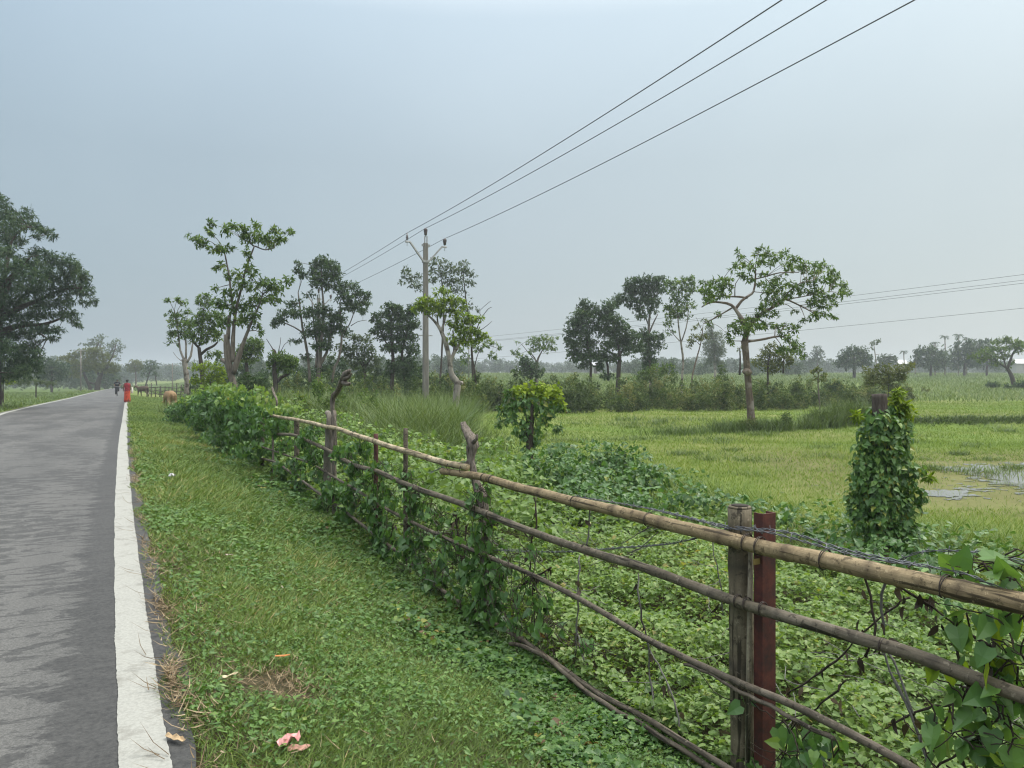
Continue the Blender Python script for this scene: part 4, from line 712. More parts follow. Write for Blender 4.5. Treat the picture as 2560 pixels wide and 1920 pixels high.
# ---------------------------------------------------------------- the bamboo fence along the verge
def Fp(px, py, off=0.0):
    Y = (3.494-1.145*off)/((px-CX)/F+.5575); return at(px, py, Y)
K = 2560/2212
def Dp(x, y, off=0.0): return Fp(x*K, y*K, off)
def bamboo_mat(name, lo, mid, hi, nodec, grime=.5, upright=False):
    m, nt, b, out = mat_new(name)
    ge = nt.nodes.new('ShaderNodeNewGeometry'); mp = nt.nodes.new('ShaderNodeMapping'); mp.vector_type = 'TEXTURE'; mp.inputs['Rotation'].default_value = (0, 0, R(29.1))
    mp2 = nt.nodes.new('ShaderNodeMapping'); mp2.inputs['Scale'].default_value = (70, 70, 3) if upright else (70, 3, 70)
    nt.links.new(ge.outputs['Position'], mp.inputs[0]); nt.links.new(mp.outputs[0], mp2.inputs[0]); grain = noise(nt, 1, 5, mp2.outputs[0], .65)
    a = noise(nt, 3.2, 6, None, .65, .3); f = noise(nt, 60, 4, None, .7); g2 = noise(nt, 11, 6, None, .7)
    c = ramp(nt, a, [(.28, lo), (.5, mid), (.72, hi)])
    c = mixc(nt, mathn(nt, 'MULTIPLY', ramp(nt, g2, [(.5, (0, 0, 0)), (.68, (1, 1, 1))]), grime), c, tuple(q*.42 for q in lo))
    c = mixc(nt, mathn(nt, 'MULTIPLY', ramp(nt, f, [(.35, (0, 0, 0)), (.7, (1, 1, 1))]), .35), c, tuple(q*.62 for q in mid))
    c = mixc(nt, mathn(nt, 'MULTIPLY', ramp(nt, grain, [(.42, (0, 0, 0)), (.66, (1, 1, 1))]), .55), c, tuple(q*.5 for q in mid))
    crack = noise(nt, .5, 3, mp2.outputs[0], .5); c = mixc(nt, ramp(nt, crack, [(.60, (0, 0, 0)), (.635, (.9, .9, .9))]), c, tuple(q*.28 for q in lo))
    sp1 = noise(nt, 24, 5, None, .7, .4); c = mixc(nt, ramp(nt, sp1, [(.56, (0, 0, 0)), (.62, (.8, .8, .8))]), c, tuple(q*.45 for q in lo))
    sp2 = noise(nt, 33, 4, None, .7, .2); c = mixc(nt, ramp(nt, sp2, [(.60, (0, 0, 0)), (.66, (.55, .55, .55))]), c, tuple(min(.6, q*1.25) for q in hi))
    c = mixc(nt, attr(nt, 'node'), c, nodec)
    nt.links.new(c, b.inputs['Base Color']); b.inputs['Roughness'].default_value = .55; b.inputs['Specular IOR Level'].default_value = .35
    bump(nt, b, mathn(nt, 'ADD', g2, mathn(nt, 'MULTIPLY', grain, .6)), .6, .012); b.inputs['Roughness'].default_value = .7; b.inputs['Specular IOR Level'].default_value = .22; return m
B1 = bamboo_mat('dry_bamboo', (.16, .118, .066), (.29, .22, .125), (.39, .31, .185), (.05, .036, .024), .7)
B2 = bamboo_mat('pale_bamboo', (.30, .235, .135), (.45, .37, .24), (.55, .46, .32), (.05, .038, .028), .25)
B3 = bamboo_mat('weathered_bamboo', (.08, .066, .045), (.145, .122, .087), (.225, .195, .148), (.06, .05, .038), .65)
B4 = bamboo_mat('grey_stick', (.07, .057, .041), (.13, .108, .08), (.205, .178, .138), (.05, .042, .032), .65)
B5 = bamboo_mat('split_bamboo_post', (.085, .07, .045), (.165, .138, .092), (.26, .22, .155), (.04, .034, .026), .65, True)
rust, nt, b, out = mat_new('rusty_red_paint')
n = noise(nt, 13, 7, None, .75)
nt.links.new(ramp(nt, n, [(.3, (.016, .008, .007)), (.5, (.062, .013, .009)), (.72, (.12, .03, .016))]), b.inputs['Base Color']); b.inputs['Roughness'].default_value = .7; bump(nt, b, n, .4, .01)
tiem = plain('rusted_tie_wire', (.045, .034, .028), .6, .3, 20)
fb = Fp(1848, 1890)
fence = empty('bamboo_fence', (fb.x, fb.y, float(gz(fb.x, fb.y))))
tag(fence, 'weathered bamboo rail fence running beside the grassy verge, half swallowed by vines', 'fence')
def rail(pts, r0, r1, mat, off, node=.36, wob=.006, label=None, name='rail', close=12):
    P = spline([Dp(x, y, off) for x, y in pts], .035); n = len(P); rad = []; at_ = []
    acc = 0; nxt = node*random.uniform(.3, 1); 
    marks = []
    for i in range(n):
        if i: acc += (P[i]-P[i-1]).length
        if acc > nxt: marks.append(i); nxt = acc+node*random.uniform(.8, 1.2)
    ms = set(marks)
    L = acc or 1
    ph = random.uniform(0, 6)
    for i in range(n):
        t = i/(n-1); r = r0+(r1-r0)*t
        if i in ms: r *= 1.09
        elif (i-1) in ms or (i+1) in ms: r *= 1.015
        rad.append(r); at_.append(.6 if i in ms else (.15 if (i+1) in ms or (i-1) in ms else 0))
        P[i] = P[i]+Vector((wob*(math.sin(t*9+ph)+.5*math.sin(t*31+ph)), 0, wob*(math.sin(t*14+2*ph)+.5*math.sin(t*43+3*ph))))
    o = MB().tube(P, rad, close, .05 if mat in (B3, B4) else .02, at_, lump=.05 if mat in (B3, B4) else .015).build(name, mat, fence)
    if label: o['label'] = label
    return o
rail([(955, 1019), (1030, 1029), (1120, 1052), (1250, 1085), (1400, 1122), (1600, 1171), (1770, 1206), (1900, 1236), (2040, 1266), (2212, 1305), (2420, 1352), (3000, 1484)], .032, .043, B1, .02, .40, .004, 'thick tan bamboo top rail', close=18)
rail([(1008, 1011), (950, 998), (850, 966), (740, 930), (700, 921), (640, 906), (565, 896)], .031, .025, B2, .02, .30, .006, 'pale bamboo top rail of the far half', close=12)
rail([(555, 934), (600, 938), (640, 943), (700, 968), (760, 1000), (815, 1018), (870, 1043), (970, 1080), (1100, 1130), (1260, 1186), (1400, 1228), (1560, 1286), (1700, 1331), (1800, 1361), (1960, 1411), (2090, 1463), (2212, 1508), (2420, 1585), (3000, 1790)], .0245, .029, B3, .03, .42, .008, close=14)
rail([(545, 955), (600, 976), (640, 990), (700, 1020), (800, 1078), (860, 1110), (920, 1140), (1000, 1176), (1100, 1221), (1200, 1270), (1300, 1322), (1400, 1381), (1500, 1432), (1600, 1480), (1700, 1522), (1800, 1570), (1920, 1632), (2000, 1680), (2080, 1730), (3000, 2175)], .0155, .020, B4, .03, .5, .012, close=10)
rail([(1480, 1432), (1560, 1472), (1640, 1514), (1720, 1556), (1800, 1596)], .010, .012, B4, .05, .6, .006, 'thin split stick tied along the third rail', close=7)
rail([(548, 985), (600, 1003), (640, 1028), (690, 1064), (750, 1108), (800, 1148), (860, 1200), (900, 1232), (960, 1280), (1060, 1343), (1130, 1383), (1200, 1428), (1300, 1495), (1400, 1548), (1480, 1598), (1560, 1645), (1640, 1695), (1700, 1735), (2400, 2143)], .020, .017, B4, .02, .5, .013, close=10)
rail([(1103, 1388), (1160, 1412), (1230, 1462), (1300, 1515), (1400, 1575), (1480, 1622), (1550, 1668), (1620, 1712)], .016, .016, B4, .055, .4, .008, 'second grey stick lashed below the bottom rail', close=10)
def vpost(x, ytop, rad, mat, off, seg=10, rough=.1, label=None, lean=(0, 0), node=.45, name='post'):
    p = Dp(x, ytop, off); zb = float(gz(p.x, p.y))-.15; n = 22; P, q, at_ = [], [], []
    for i in range(n+1):
        t = i/n; P.append(Vector((p.x+lean[0]*(t-1), p.y+lean[1]*(t-1), zb+(p.z-zb)*t))); nd = (i % 7 == 4)
        q.append(rad*(1.05 if nd else 1)*(1.02-.05*t)); at_.append(.7 if nd else 0)
    return P, q, at_
P, q, a_ = vpost(1598, 1097, .066, B5, -.075, lean=(-.025, 0))
mb = MB(); mb.tube(P, q, 20, .04, a_)
# broken top, capped solid; a dark disc paints the shade of its opening
mb.tube([P[-1]-Vector((0, 0, .0)), P[-1]+Vector((0, 0, .012))], [q[-1]*.99, q[-1]*.9], 20); o = mb.build('post', B5, fence); o['label'] = 'thick grey bamboo post with an open top painted dark'
Pt = P[-1]+Vector((0, 0, .0135)); MB().tube([Pt, Pt+Vector((0, 0, .003))], [q[-1]*.72, q[-1]*.7], 16).build('hollow_shade', plain('painted_hollow_shade', (.03, .024, .018), .9), o)
sl = Dp(1622, 1165, -.035); s0 = Dp(1622, 1640, -.035); slm = bamboo_mat('split_strip', (.14, .12, .085), (.26, .23, .165), (.36, .32, .24), (.06, .05, .04), .4, True)
MB().tube([Vector((sl.x-.022, sl.y, float(gz(sl.x, sl.y))-.1)), Vector((sl.x-.008, sl.y, .2)), Vector((sl.x, sl.y, sl.z))], [.020, .021, .017], 8, .1, sq=.6).build('strip', slm, fence)
# steel channel post
p = Dp(1652, 1107, -.085); zb = float(gz(p.x, p.y))-.15; hh = p.z-zb
mb = MB(); ang = math.atan2(1, -.5575)+R(90); ca, sa = math.cos(ang), math.sin(ang)
prof = [(-.048, -.03), (.048, -.03), (.048, .03), (.040, .03), (.040, -.022), (-.040, -.022), (-.040, .03), (-.048, .03)]
mb.loft([[Vector((p.x+u_*ca+v_*sa, p.y+u_*sa-v_*ca, z)) for u_, v_ in prof] for z in (zb, zb+.5*hh, p.z)])
o = mb.build('post', rust, fence, False); o['label'] = 'rusty red steel channel post'
mb = MB(); pz = Dp(1652, 1200, -.04); mb.loft([[Vector((pz.x+u_*ca+v_*sa, pz.y+u_*sa-v_*ca, z)) for u_, v_ in [(-.050, .033), (.050, .033), (.050, .028), (-.050, .028)]] for z in (pz.z-.05, pz.z-.02)]); mb.build('paint_band', plain('faded_yellow_paint', (.22, .16, .05), .7), o, False)
for x, yt, rd, mt, lb in [(876, 925, .026, B4, None), (812, 937, .028, rust, 'rusty thin iron post'), (641, 903, .045, B4, None), (567, 893, .04, B4, None)]:
    P, q, a_ = vpost(x, yt, rd, mt, -.05); o = MB().tube(P, q, 9, .12, a_).build('post', mt, fence)
    if lb: o['label'] = lb
gn = bark_mat('rotten_wood', (.032, .027, .022), (.25, .215, .18), (34, 34, 5))
def gnarl(pts, name, mat, label=None, off=-.06, seg=11, ground=True):
    P = [Dp(x, y, off) for x, y, _ in pts]; rr_ = [r_ for _, _, r_ in pts]
    if ground: b_ = P[-1]; P.append(Vector((b_.x, b_.y, float(gz(b_.x, b_.y))-.15))); rr_.append(rr_[-1])
    sp_ = spline(P, .045); t = np.linspace(0, len(P)-1, len(sp_))
    o = MB().tube(sp_, list(np.interp(t, range(len(P)), rr_)), seg+5, .22, lump=.30).build(name, mat, fence)
    if label: o['label'] = label
    return o
o = gnarl([(1000, 915, .030), (1005, 926, .046), (1014, 944, .050), (1021, 960, .036), (1021, 968, .030), (1018, 990, .046), (1022, 1010, .052), (1030, 1045, .042), (1040, 1075, .042), (1046, 1120, .038), (1048, 1180, .036), (1052, 1260, .042), (1053, 1340, .045)], 'post', gn, 'gnarled broken tree-stem post')
P = [Dp(x, y, -.05) for x, y in [(1022, 956), (1030, 948), (1031, 938)]]; MB().tube(P, [.022, .016, .008], 7, .3).build('stub', gn, o)
P = [Dp(x, y, -.05) for x, y in [(1016, 992), (1008, 1006), (1004, 1012)]]; MB().tube(P, [.03, .022, .012], 7, .3).build('stub', gn, o)
o = gnarl([(750, 806, .026), (742, 816, .040), (734, 834, .034), (727, 848, .030), (720, 858, .036), (718, 875, .034), (720, 895, .032), (722, 908, .034)], 'post', gn, 'tall crooked post with a clawed broken top', ground=True)
for pts, rr_ in [([(744, 812), (752, 804), (757, 800)], [.05, .04, .015]), ([(742, 826), (752, 830), (757, 828)], [.04, .026, .01]), ([(744, 818), (754, 815), (760, 806)], [.045, .025, .008])]:
    MB().tube([Dp(x, y, -.06) for x, y in pts], rr_, 7, .35).build('stub', gn, o)
gnarl([(707, 892, .04), (711, 900, .052), (712, 930, .056), (709, 980, .056), (706, 1040, .058), (706, 1080, .06)], 'post', bark_mat('grey_log', (.07, .062, .052), (.21, .19, .16)), 'short stout grey log post')
gnarl([(588, 838, .02), (592, 850, .018), (598, 868, .02), (596, 884, .018), (590, 900, .02)], 'post', gn, 'thin twisting stem')
for x, y, r_ in [(1612, 1172, .047), (1640, 1179, .048), (1780, 1208, .048), (1400, 1122, .042), (1045, 1032, .037), (1062, 1036, .037), (972, 1008, .039), (1000, 1014, .040), (810, 953, .036), (766, 938, .034), (712, 924, .033), (2040, 1266, .048), (1240, 1083, .039), (1262, 1185, .033), (1592, 1298, .034), (1612, 1304, .034), (1646, 1315, .035), (1040, 1107, .032), (1056, 1113, .032), (1905, 1396, .035), (1600, 1480, .025), (1616, 1486, .025), (1103, 1222, .022), (1062, 1344, .024), (1130, 1384, .03)]:
    c_ = Dp(x, y, .02); d = (Dp(x+6, y+2, .02)-c_).normalized(); u1 = d.orthogonal().normalized(); u2 = d.cross(u1); loop = []
    for i in range(34):
        a2 = i/33*4*math.pi*1.02; loop.append(c_+u1*math.cos(a2)*r_+u2*math.sin(a2)*r_+d*(.010*i/33+.004*math.sin(a2*1.3)))
    MB().tube(loop, .0026, 5).build('tie', tiem, fence)
# barbed wire strung behind the rails
bw = plain('barbed_wire_steel', (.13, .135, .145), .45, .3, 30, .5, .5)
def barbed(pts, off, label, r0=.0035):
    P = spline([Dp(x, y, off) for x, y in pts], .02); mb = MB(); acc = 0; k = 0
    for s_ in (0, math.pi):
        Q = [p+Vector((.004*math.cos(i*.9+s_), 0, .004*math.sin(i*.9+s_))) for i, p in enumerate(P)]
        mb.tube(Q, r0*.8, 4)
    for i in range(3, len(P)-1, 5):
        for _ in range(2):
            d = Vector((random.uniform(-1, 1), random.uniform(-1, 1), random.uniform(-1, 1))).normalized()*.022; mb.tube([P[i]-d, P[i]+d], [.0028, .001], 4)
    tag(mb.build('barbed_wire', bw), label, 'barbed wire', 'barbed wires on the fence')
barbed([(1240, 1072), (1330, 1086), (1430, 1104), (1560, 1134), (1680, 1146), (1740, 1160), (1830, 1188), (1950, 1213), (2080, 1238), (2140, 1262), (2260, 1310)], -.02, 'coiled barbed wire lying along the top of the thick tan rail')
barbed([(1400, 1098), (1500, 1122), (1570, 1140), (1660, 1150), (1760, 1176), (1870, 1204), (1990, 1222)], .0, 'second barbed wire twisted beside the first behind the two posts')
barbed([(1935, 1215), (1990, 1192), (2080, 1190), (2150, 1198), (2212, 1212), (2300, 1230)], -.16, 'loose barbed wire hanging behind the rail at the right edge')
barbed([(930, 1020), (985, 1000), (1030, 998)], -.10, 'short barbed wire hooked to the gnarled broken post')
barbed([(1060, 1188), (1200, 1192), (1330, 1184), (1460, 1172), (1580, 1140)], -.05, 'barbed wire stretched between the top and second rails')
# dead and living stems hanging in the fence
dead = bark_mat('dead_stem', (.018, .014, .011), (.075, .06, .046)); lich = bark_mat('lichen_stem', (.05, .045, .038), (.24, .235, .215))
deadleaf = leaf_mat('withered_leaves', [(0, (.016, .012, .009)), (.6, (.04, .03, .02)), (1, (.10, .075, .045))], .08)
def stems(label, lines, mat, wither=0, off=-.05, rad=.005):
    p0 = Dp(lines[0][-1][0], lines[0][-1][1], off); root = empty('dead_vine', (p0.x, p0.y, float(gz(p0.x, p0.y)))); tag(root, label, 'dead vine', 'withered vines hanging in the fence')
    mb = MB(); g = []; r = np.random.default_rng(int(lines[0][0][0]))
    for ln in lines:
        P = spline([Dp(x, y, off+random.uniform(-.03, .03)) for x, y in ln], .05); P = [p+Vector((random.uniform(-1, 1), random.uniform(-1, 1), 0))*.008 for p in P]
        mb.tube(P, [rad*random.uniform(.7, 1.25) for _ in P], 5, .3)
        if wither:
            A_ = np.array([tuple(p) for p in P]); idx = r.integers(0, len(A_), int(len(A_)*wither)); C_ = A_[idx]+r.normal(size=(len(idx), 3))*.02
            D_ = r.normal(size=(len(idx), 3))*.5+np.array([0, 0, -1]); L_ = .035+.05*r.random(len(idx)); g.append(leafgeo(C_, D_, r.normal(size=(len(idx), 3)), L_, L_*.4, LANCE, r.random(len(idx))))
    mb.build('vine', mat, root)
    if g: V, T, q = join(g); raw('withered_leaves', V, T, deadleaf, root, q)
stems('blackened withered vine hanging from the tan rail by the right frame edge', [[(1860, 1225), (1880, 1290), (1890, 1350), (1872, 1420)], [(1895, 1235), (1960, 1280), (2010, 1310), (2080, 1360), (2150, 1400)], [(2150, 1390), (2120, 1480), (2130, 1570), (2110, 1640)], [(2060, 1330), (2075, 1420), (2110, 1530)], [(2150, 1560), (2080, 1620), (2020, 1660)]], dead, 1.6, rad=.006)
stems('lichened grey vine stem dangling right of the rusty post down to the lower rail', [[(1912, 1255), (1905, 1320), (1908, 1372)], [(1905, 1395), (1925, 1450), (1960, 1520), (1985, 1600), (2010, 1659)], [(1915, 1400), (1945, 1470), (1975, 1560)]], lich, .5, rad=.007)
stems('dark knotted vine hanging below the second rail right of the gnarled post', [[(1155, 1075), (1160, 1130), (1145, 1190), (1150, 1260), (1155, 1330), (1165, 1400)], [(1160, 1330), (1190, 1400), (1215, 1450)], [(1120, 1270), (1190, 1225)]], dead, 1.2, rad=.007)
stems('pale thin vine hanging from the middle of the second rail', [[(1275, 1100), (1270, 1160), (1265, 1200)], [(1252, 1200), (1250, 1280), (1245, 1350), (1243, 1420)], [(1245, 1360), (1262, 1430)]], lich, .4, rad=.006)
stems('lichen-spotted vine looping down to the bottom rail left of the bamboo post', [[(1378, 1240), (1382, 1300), (1400, 1400), (1430, 1450), (1460, 1530), (1470, 1590)], [(1400, 1390), (1405, 1460), (1410, 1530)]], lich, .7, rad=.006)
stems('whitish wire-thin stem hanging beside the bamboo post', [[(1543, 1150), (1545, 1200), (1558, 1270), (1565, 1330)], [(1420, 1150), (1390, 1180), (1355, 1195)], [(1340, 1175), (1440, 1120)]], lich, .2, rad=.0035)
stems('black tangle of withered vine under the rail by the thin rusty post', [[(985, 1110), (990, 1160), (1000, 1215)], [(1010, 1130), (1005, 1180), (1000, 1230)], [(880, 1050), (885, 1120), (880, 1200)], [(815, 1050), (820, 1140), (815, 1220), (825, 1260)], [(850, 1130), (840, 1210)]], dead, 2.2, rad=.007)
stems('long dark runner stem crossing behind the rails at the right', [[(1700, 1500), (1790, 1440), (1880, 1350), (1960, 1290)], [(1690, 1560), (1760, 1530), (1830, 1470)], [(1930, 1560), (2000, 1530), (2060, 1520), (2120, 1480)]], dead, .5, off=-.12, rad=.005)
# ---------------------------------------------------------------- living vines on the fence
def fclumps(cl, leaf, dens, r, off=0, thick=.16, droop=.9, tone=.42):
    g = []; dens = dens*2.4
    for cx, cy, rx, ry in cl:
        C = Dp(cx, cy, off); pm = K*C.y/F; n = max(3, int(dens*rx*ry*math.pi*pm*pm*3/(leaf*leaf*.6)))
        q = norm(r.normal(size=(n, 3)))*(r.random((n, 1))**.45)
        ax = np.array([-.5575, 1, 0])/1.145; nn = np.array([-1, -.5575, 0])/1.145
        P = np.array(C)+np.outer(q[:, 0]*rx*pm*1.15, ax*-1)+np.outer(q[:, 1]*thick, nn)+np.outer(q[:, 2]*ry*pm, [0, 0, 1])
        D = np.array([0, 0, -droop])+r.normal(size=(n, 3))*.6; N = nn*.65+np.array([0, 0, .6])+r.normal(size=(n, 3))*.45
        L = leaf*(.55+.75*r.random(n)); g.append(leafgeo(P, D, N, L, L*.82, HEART, np.clip(tone+r.normal(size=n)*.19, 0, 1)))
    return g
def vine(label, cl, leaf, dens, seed, mat='vine', name='climbing_vine', cat='vine', off=0, thick=.16, tone=.42, group='vines climbing the bamboo fence', extra=None, stemlines=None, droop=.9):
    r = np.random.default_rng(seed); cx = sum(c[0] for c in cl)/len(cl); cy = max(c[1] for c in cl); p0 = Dp(cx, cy, off)
    root = empty(name, (p0.x, p0.y, float(gz(p0.x, p0.y)))); tag(root, label, cat, group)
    V, T, q = join(fclumps(cl, leaf, dens, r, off, thick, droop, tone)); raw('leaves', V, T, LM[mat], root, q)
    if extra: V, T, q = join(fclumps(extra[0], extra[1], extra[2], r, off, thick, droop, .5)); raw('young_leaves', V, T, LM[extra[3]], root, q)
    mb = MB(); rr_ = random.Random(seed)
    for c in cl:
        a0 = Dp(c[0], c[1]+c[3], off-.03); a1 = Dp(c[0]+rr_.uniform(-.5, .5)*c[2], c[1]-c[3], off-.02)
        mb.tube(spline([a0, a0.lerp(a1, .5)+Vector((rr_.uniform(-.05, .05), rr_.uniform(-.05, .05), 0)), a1], .06), .004, 4)
    for c in cl:
        for _ in range((8 if c[0] < 1300 else 3) if group else 2):
            zt_ = Dp(c[0], c[1]-c[3], off).z+.03; p = Dp(c[0]+rr_.uniform(-1, 1)*c[2], c[1]+rr_.uniform(-1, 1)*c[3], off+rr_.uniform(-.05, .10)); P = [p]; dx, dz = rr_.uniform(-1, 1), rr_.uniform(-1, 1)
            for i in range(8): dx += rr_.uniform(-.5, .5); dz += rr_.uniform(-.5, .5); p = p+Vector((-.487*dx, .873*dx, dz)).normalized()*(.05 if c[0] < 1900 else .03)+Vector((rr_.uniform(-.02, .02), 0, 0)); p.z = min(p.z, zt_); P.append(p)
            mb.tube(P, [.0038-.0003*i for i in range(9)], 4)
    mb.build('vine', dead, root); return root
vine('dense mound of dark vine leaves with lime-green crest burying the fence end', [(385, 890, 26, 22), (415, 878, 36, 28), (455, 870, 40, 30), (440, 905, 44, 30), (500, 862, 40, 28), (490, 900, 50, 36), (540, 880, 40, 36), (500, 940, 40, 36), (545, 930, 36, 40), (470, 945, 24, 20), (575, 890, 34, 18), (560, 970, 26, 26), (520, 975, 26, 16), (370, 915, 18, 18), (590, 920, 26, 24)], .105, .95, 11, name='vine_mound', off=.1, thick=.5, group=None, tone=.36,
     extra=([(450, 845, 30, 14), (490, 838, 34, 14), (530, 845, 34, 16), (420, 862, 30, 12), (560, 862, 34, 14), (600, 880, 34, 12), (510, 860, 40, 14)], .105, .65, 'vinelight'))
vine('vine tangle filling the fence between the buried end and the short stout log', [(600, 925, 26, 18), (615, 960, 26, 20), (660, 950, 30, 26), (640, 1000, 30, 22), (680, 985, 26, 26), (650, 1035, 34, 20), (610, 1010, 24, 16), (690, 1020, 20, 20), (680, 930, 20, 14)], .085, .75, 12)
vine('vine tangle between the short stout log and the thin rusty post', [(740, 980, 28, 24), (770, 1010, 32, 22), (720, 1055, 36, 26), (760, 1060, 36, 26), (780, 965, 24, 20), (800, 1100, 30, 26), (750, 1115, 30, 16), (700, 1085, 26, 20), (790, 1040, 24, 20)], .085, .72, 13)
vine('ragged vines trailing through the lower rails left of the gnarled broken post', [(690, 1100, 26, 16), (740, 1135, 30, 16), (870, 1240, 30, 16), (955, 1120, 22, 16), (970, 1160, 20, 18), (930, 1100, 18, 14), (850, 1080, 20, 18), (760, 1085, 30, 18), (640, 1065, 24, 12), (1000, 1290, 34, 18), (930, 1270, 30, 16), (1010, 1180, 18, 24)], .07, .6, 23, thick=.22)
vine('vine column wrapped round the thin rusty post', [(815, 1010, 14, 20), (818, 1060, 18, 34), (820, 1130, 24, 40), (815, 1190, 34, 34), (845, 1220, 34, 30), (800, 1220, 26, 20), (835, 1165, 26, 30)], .085, .8, 14)
vine('vine on the thin grey post, with one broad pale leaf', [(870, 1030, 16, 24), (890, 1100, 24, 36), (905, 1160, 28, 34), (880, 1190, 20, 30), (915, 1210, 30, 22), (900, 1060, 26, 20), (935, 1230, 26, 20)], .085, .7, 15)
vine('vine climbing the gnarled broken post', [(1040, 1060, 10, 16), (1030, 1095, 14, 18), (1052, 1110, 16, 22), (1045, 1150, 22, 34), (1060, 1200, 26, 34), (1030, 1230, 30, 34), (1055, 1270, 34, 34), (1085, 1230, 22, 30), (1040, 1315, 34, 28), (1000, 1230, 24, 26), (975, 1195, 24, 24), (1070, 1320, 26, 30), (950, 1255, 24, 20)], .088, .72, 16)
vine('loose vine below the second rail right of the gnarled broken post', [(1140, 1250, 18, 30), (1160, 1300, 20, 34), (1120, 1340, 28, 26), (1180, 1360, 20, 22), (1150, 1190, 12, 20), (1110, 1290, 16, 20), (1260, 1400, 20, 16)], .08, .5, 17)
vine('broad-leaved vine filling the right edge of the fence', [(2170, 1330, 50, 24), (2100, 1350, 40, 26), (2185, 1400, 50, 30), (2120, 1440, 44, 30), (2190, 1480, 50, 40), (2080, 1500, 34, 24), (2140, 1540, 44, 26), (2040, 1540, 30, 22), (2190, 1580, 50, 40), (2090, 1590, 44, 26), (2010, 1600, 30, 22), (2150, 1640, 50, 30)], .105, .6, 18, off=-.06, thick=.14, tone=.55, mat='vine', extra=([(2160, 1420, 40, 20), (2050, 1435, 24, 20), (2130, 1330, 30, 20), (2180, 1625, 30, 16)], .10, .3, 'yellow'), droop=.75)
vine('broad glossy leaves sprawling over the top rail at the right frame edge', [(2115, 1225, 30, 9), (2175, 1232, 36, 14), (2195, 1250, 30, 16), (2150, 1205, 24, 8), (2080, 1240, 14, 8)], .11, .8, 19, off=-.09, thick=.13, tone=.6, droop=.2)
vine('vine leaves low between the bamboo post and the rusty post', [(1700, 1575, 30, 22), (1740, 1600, 34, 24), (1790, 1620, 34, 24), (1720, 1640, 34, 20), (1620, 1510, 16, 16), (1620, 1640, 30, 14)], .09, .6, 20, off=-.02)
# ---------------------------------------------------------------- old wooden fence far along the verge
fw = empty('wooden_fence', tuple(ground_pt(430, 78))); tag(fw, 'old dark stick fence far along the verge behind the grazing cow', 'fence')
dm = bark_mat('old_fence_wood', (.03, .026, .022), (.12, .105, .09))
def fpp(px): Y = 86-(px-366)*.09; return px, Y
for i, px in enumerate((368, 378, 389, 399, 403, 412, 421, 430, 441, 452, 464, 474, 482)):
    px, Y = fpp(px); p = ground_pt(px, Y); h = 1.15+random.uniform(-.2, .4); MB().tube([p-Vector((0, 0, .1)), p+Vector((random.uniform(-.08, .08), 0, h))], .055, 6, .2).build('post', dm, fw)
for hz_ in (.35, .7, 1.05):
    P = []
    for px in range(366, 492, 8): q_ = ground_pt(*fpp(px)); P.append(q_+Vector((0, 0, hz_+random.uniform(-.06, .06))))
    MB().tube(P, .04, 6, .2).build('rail', dm, fw)
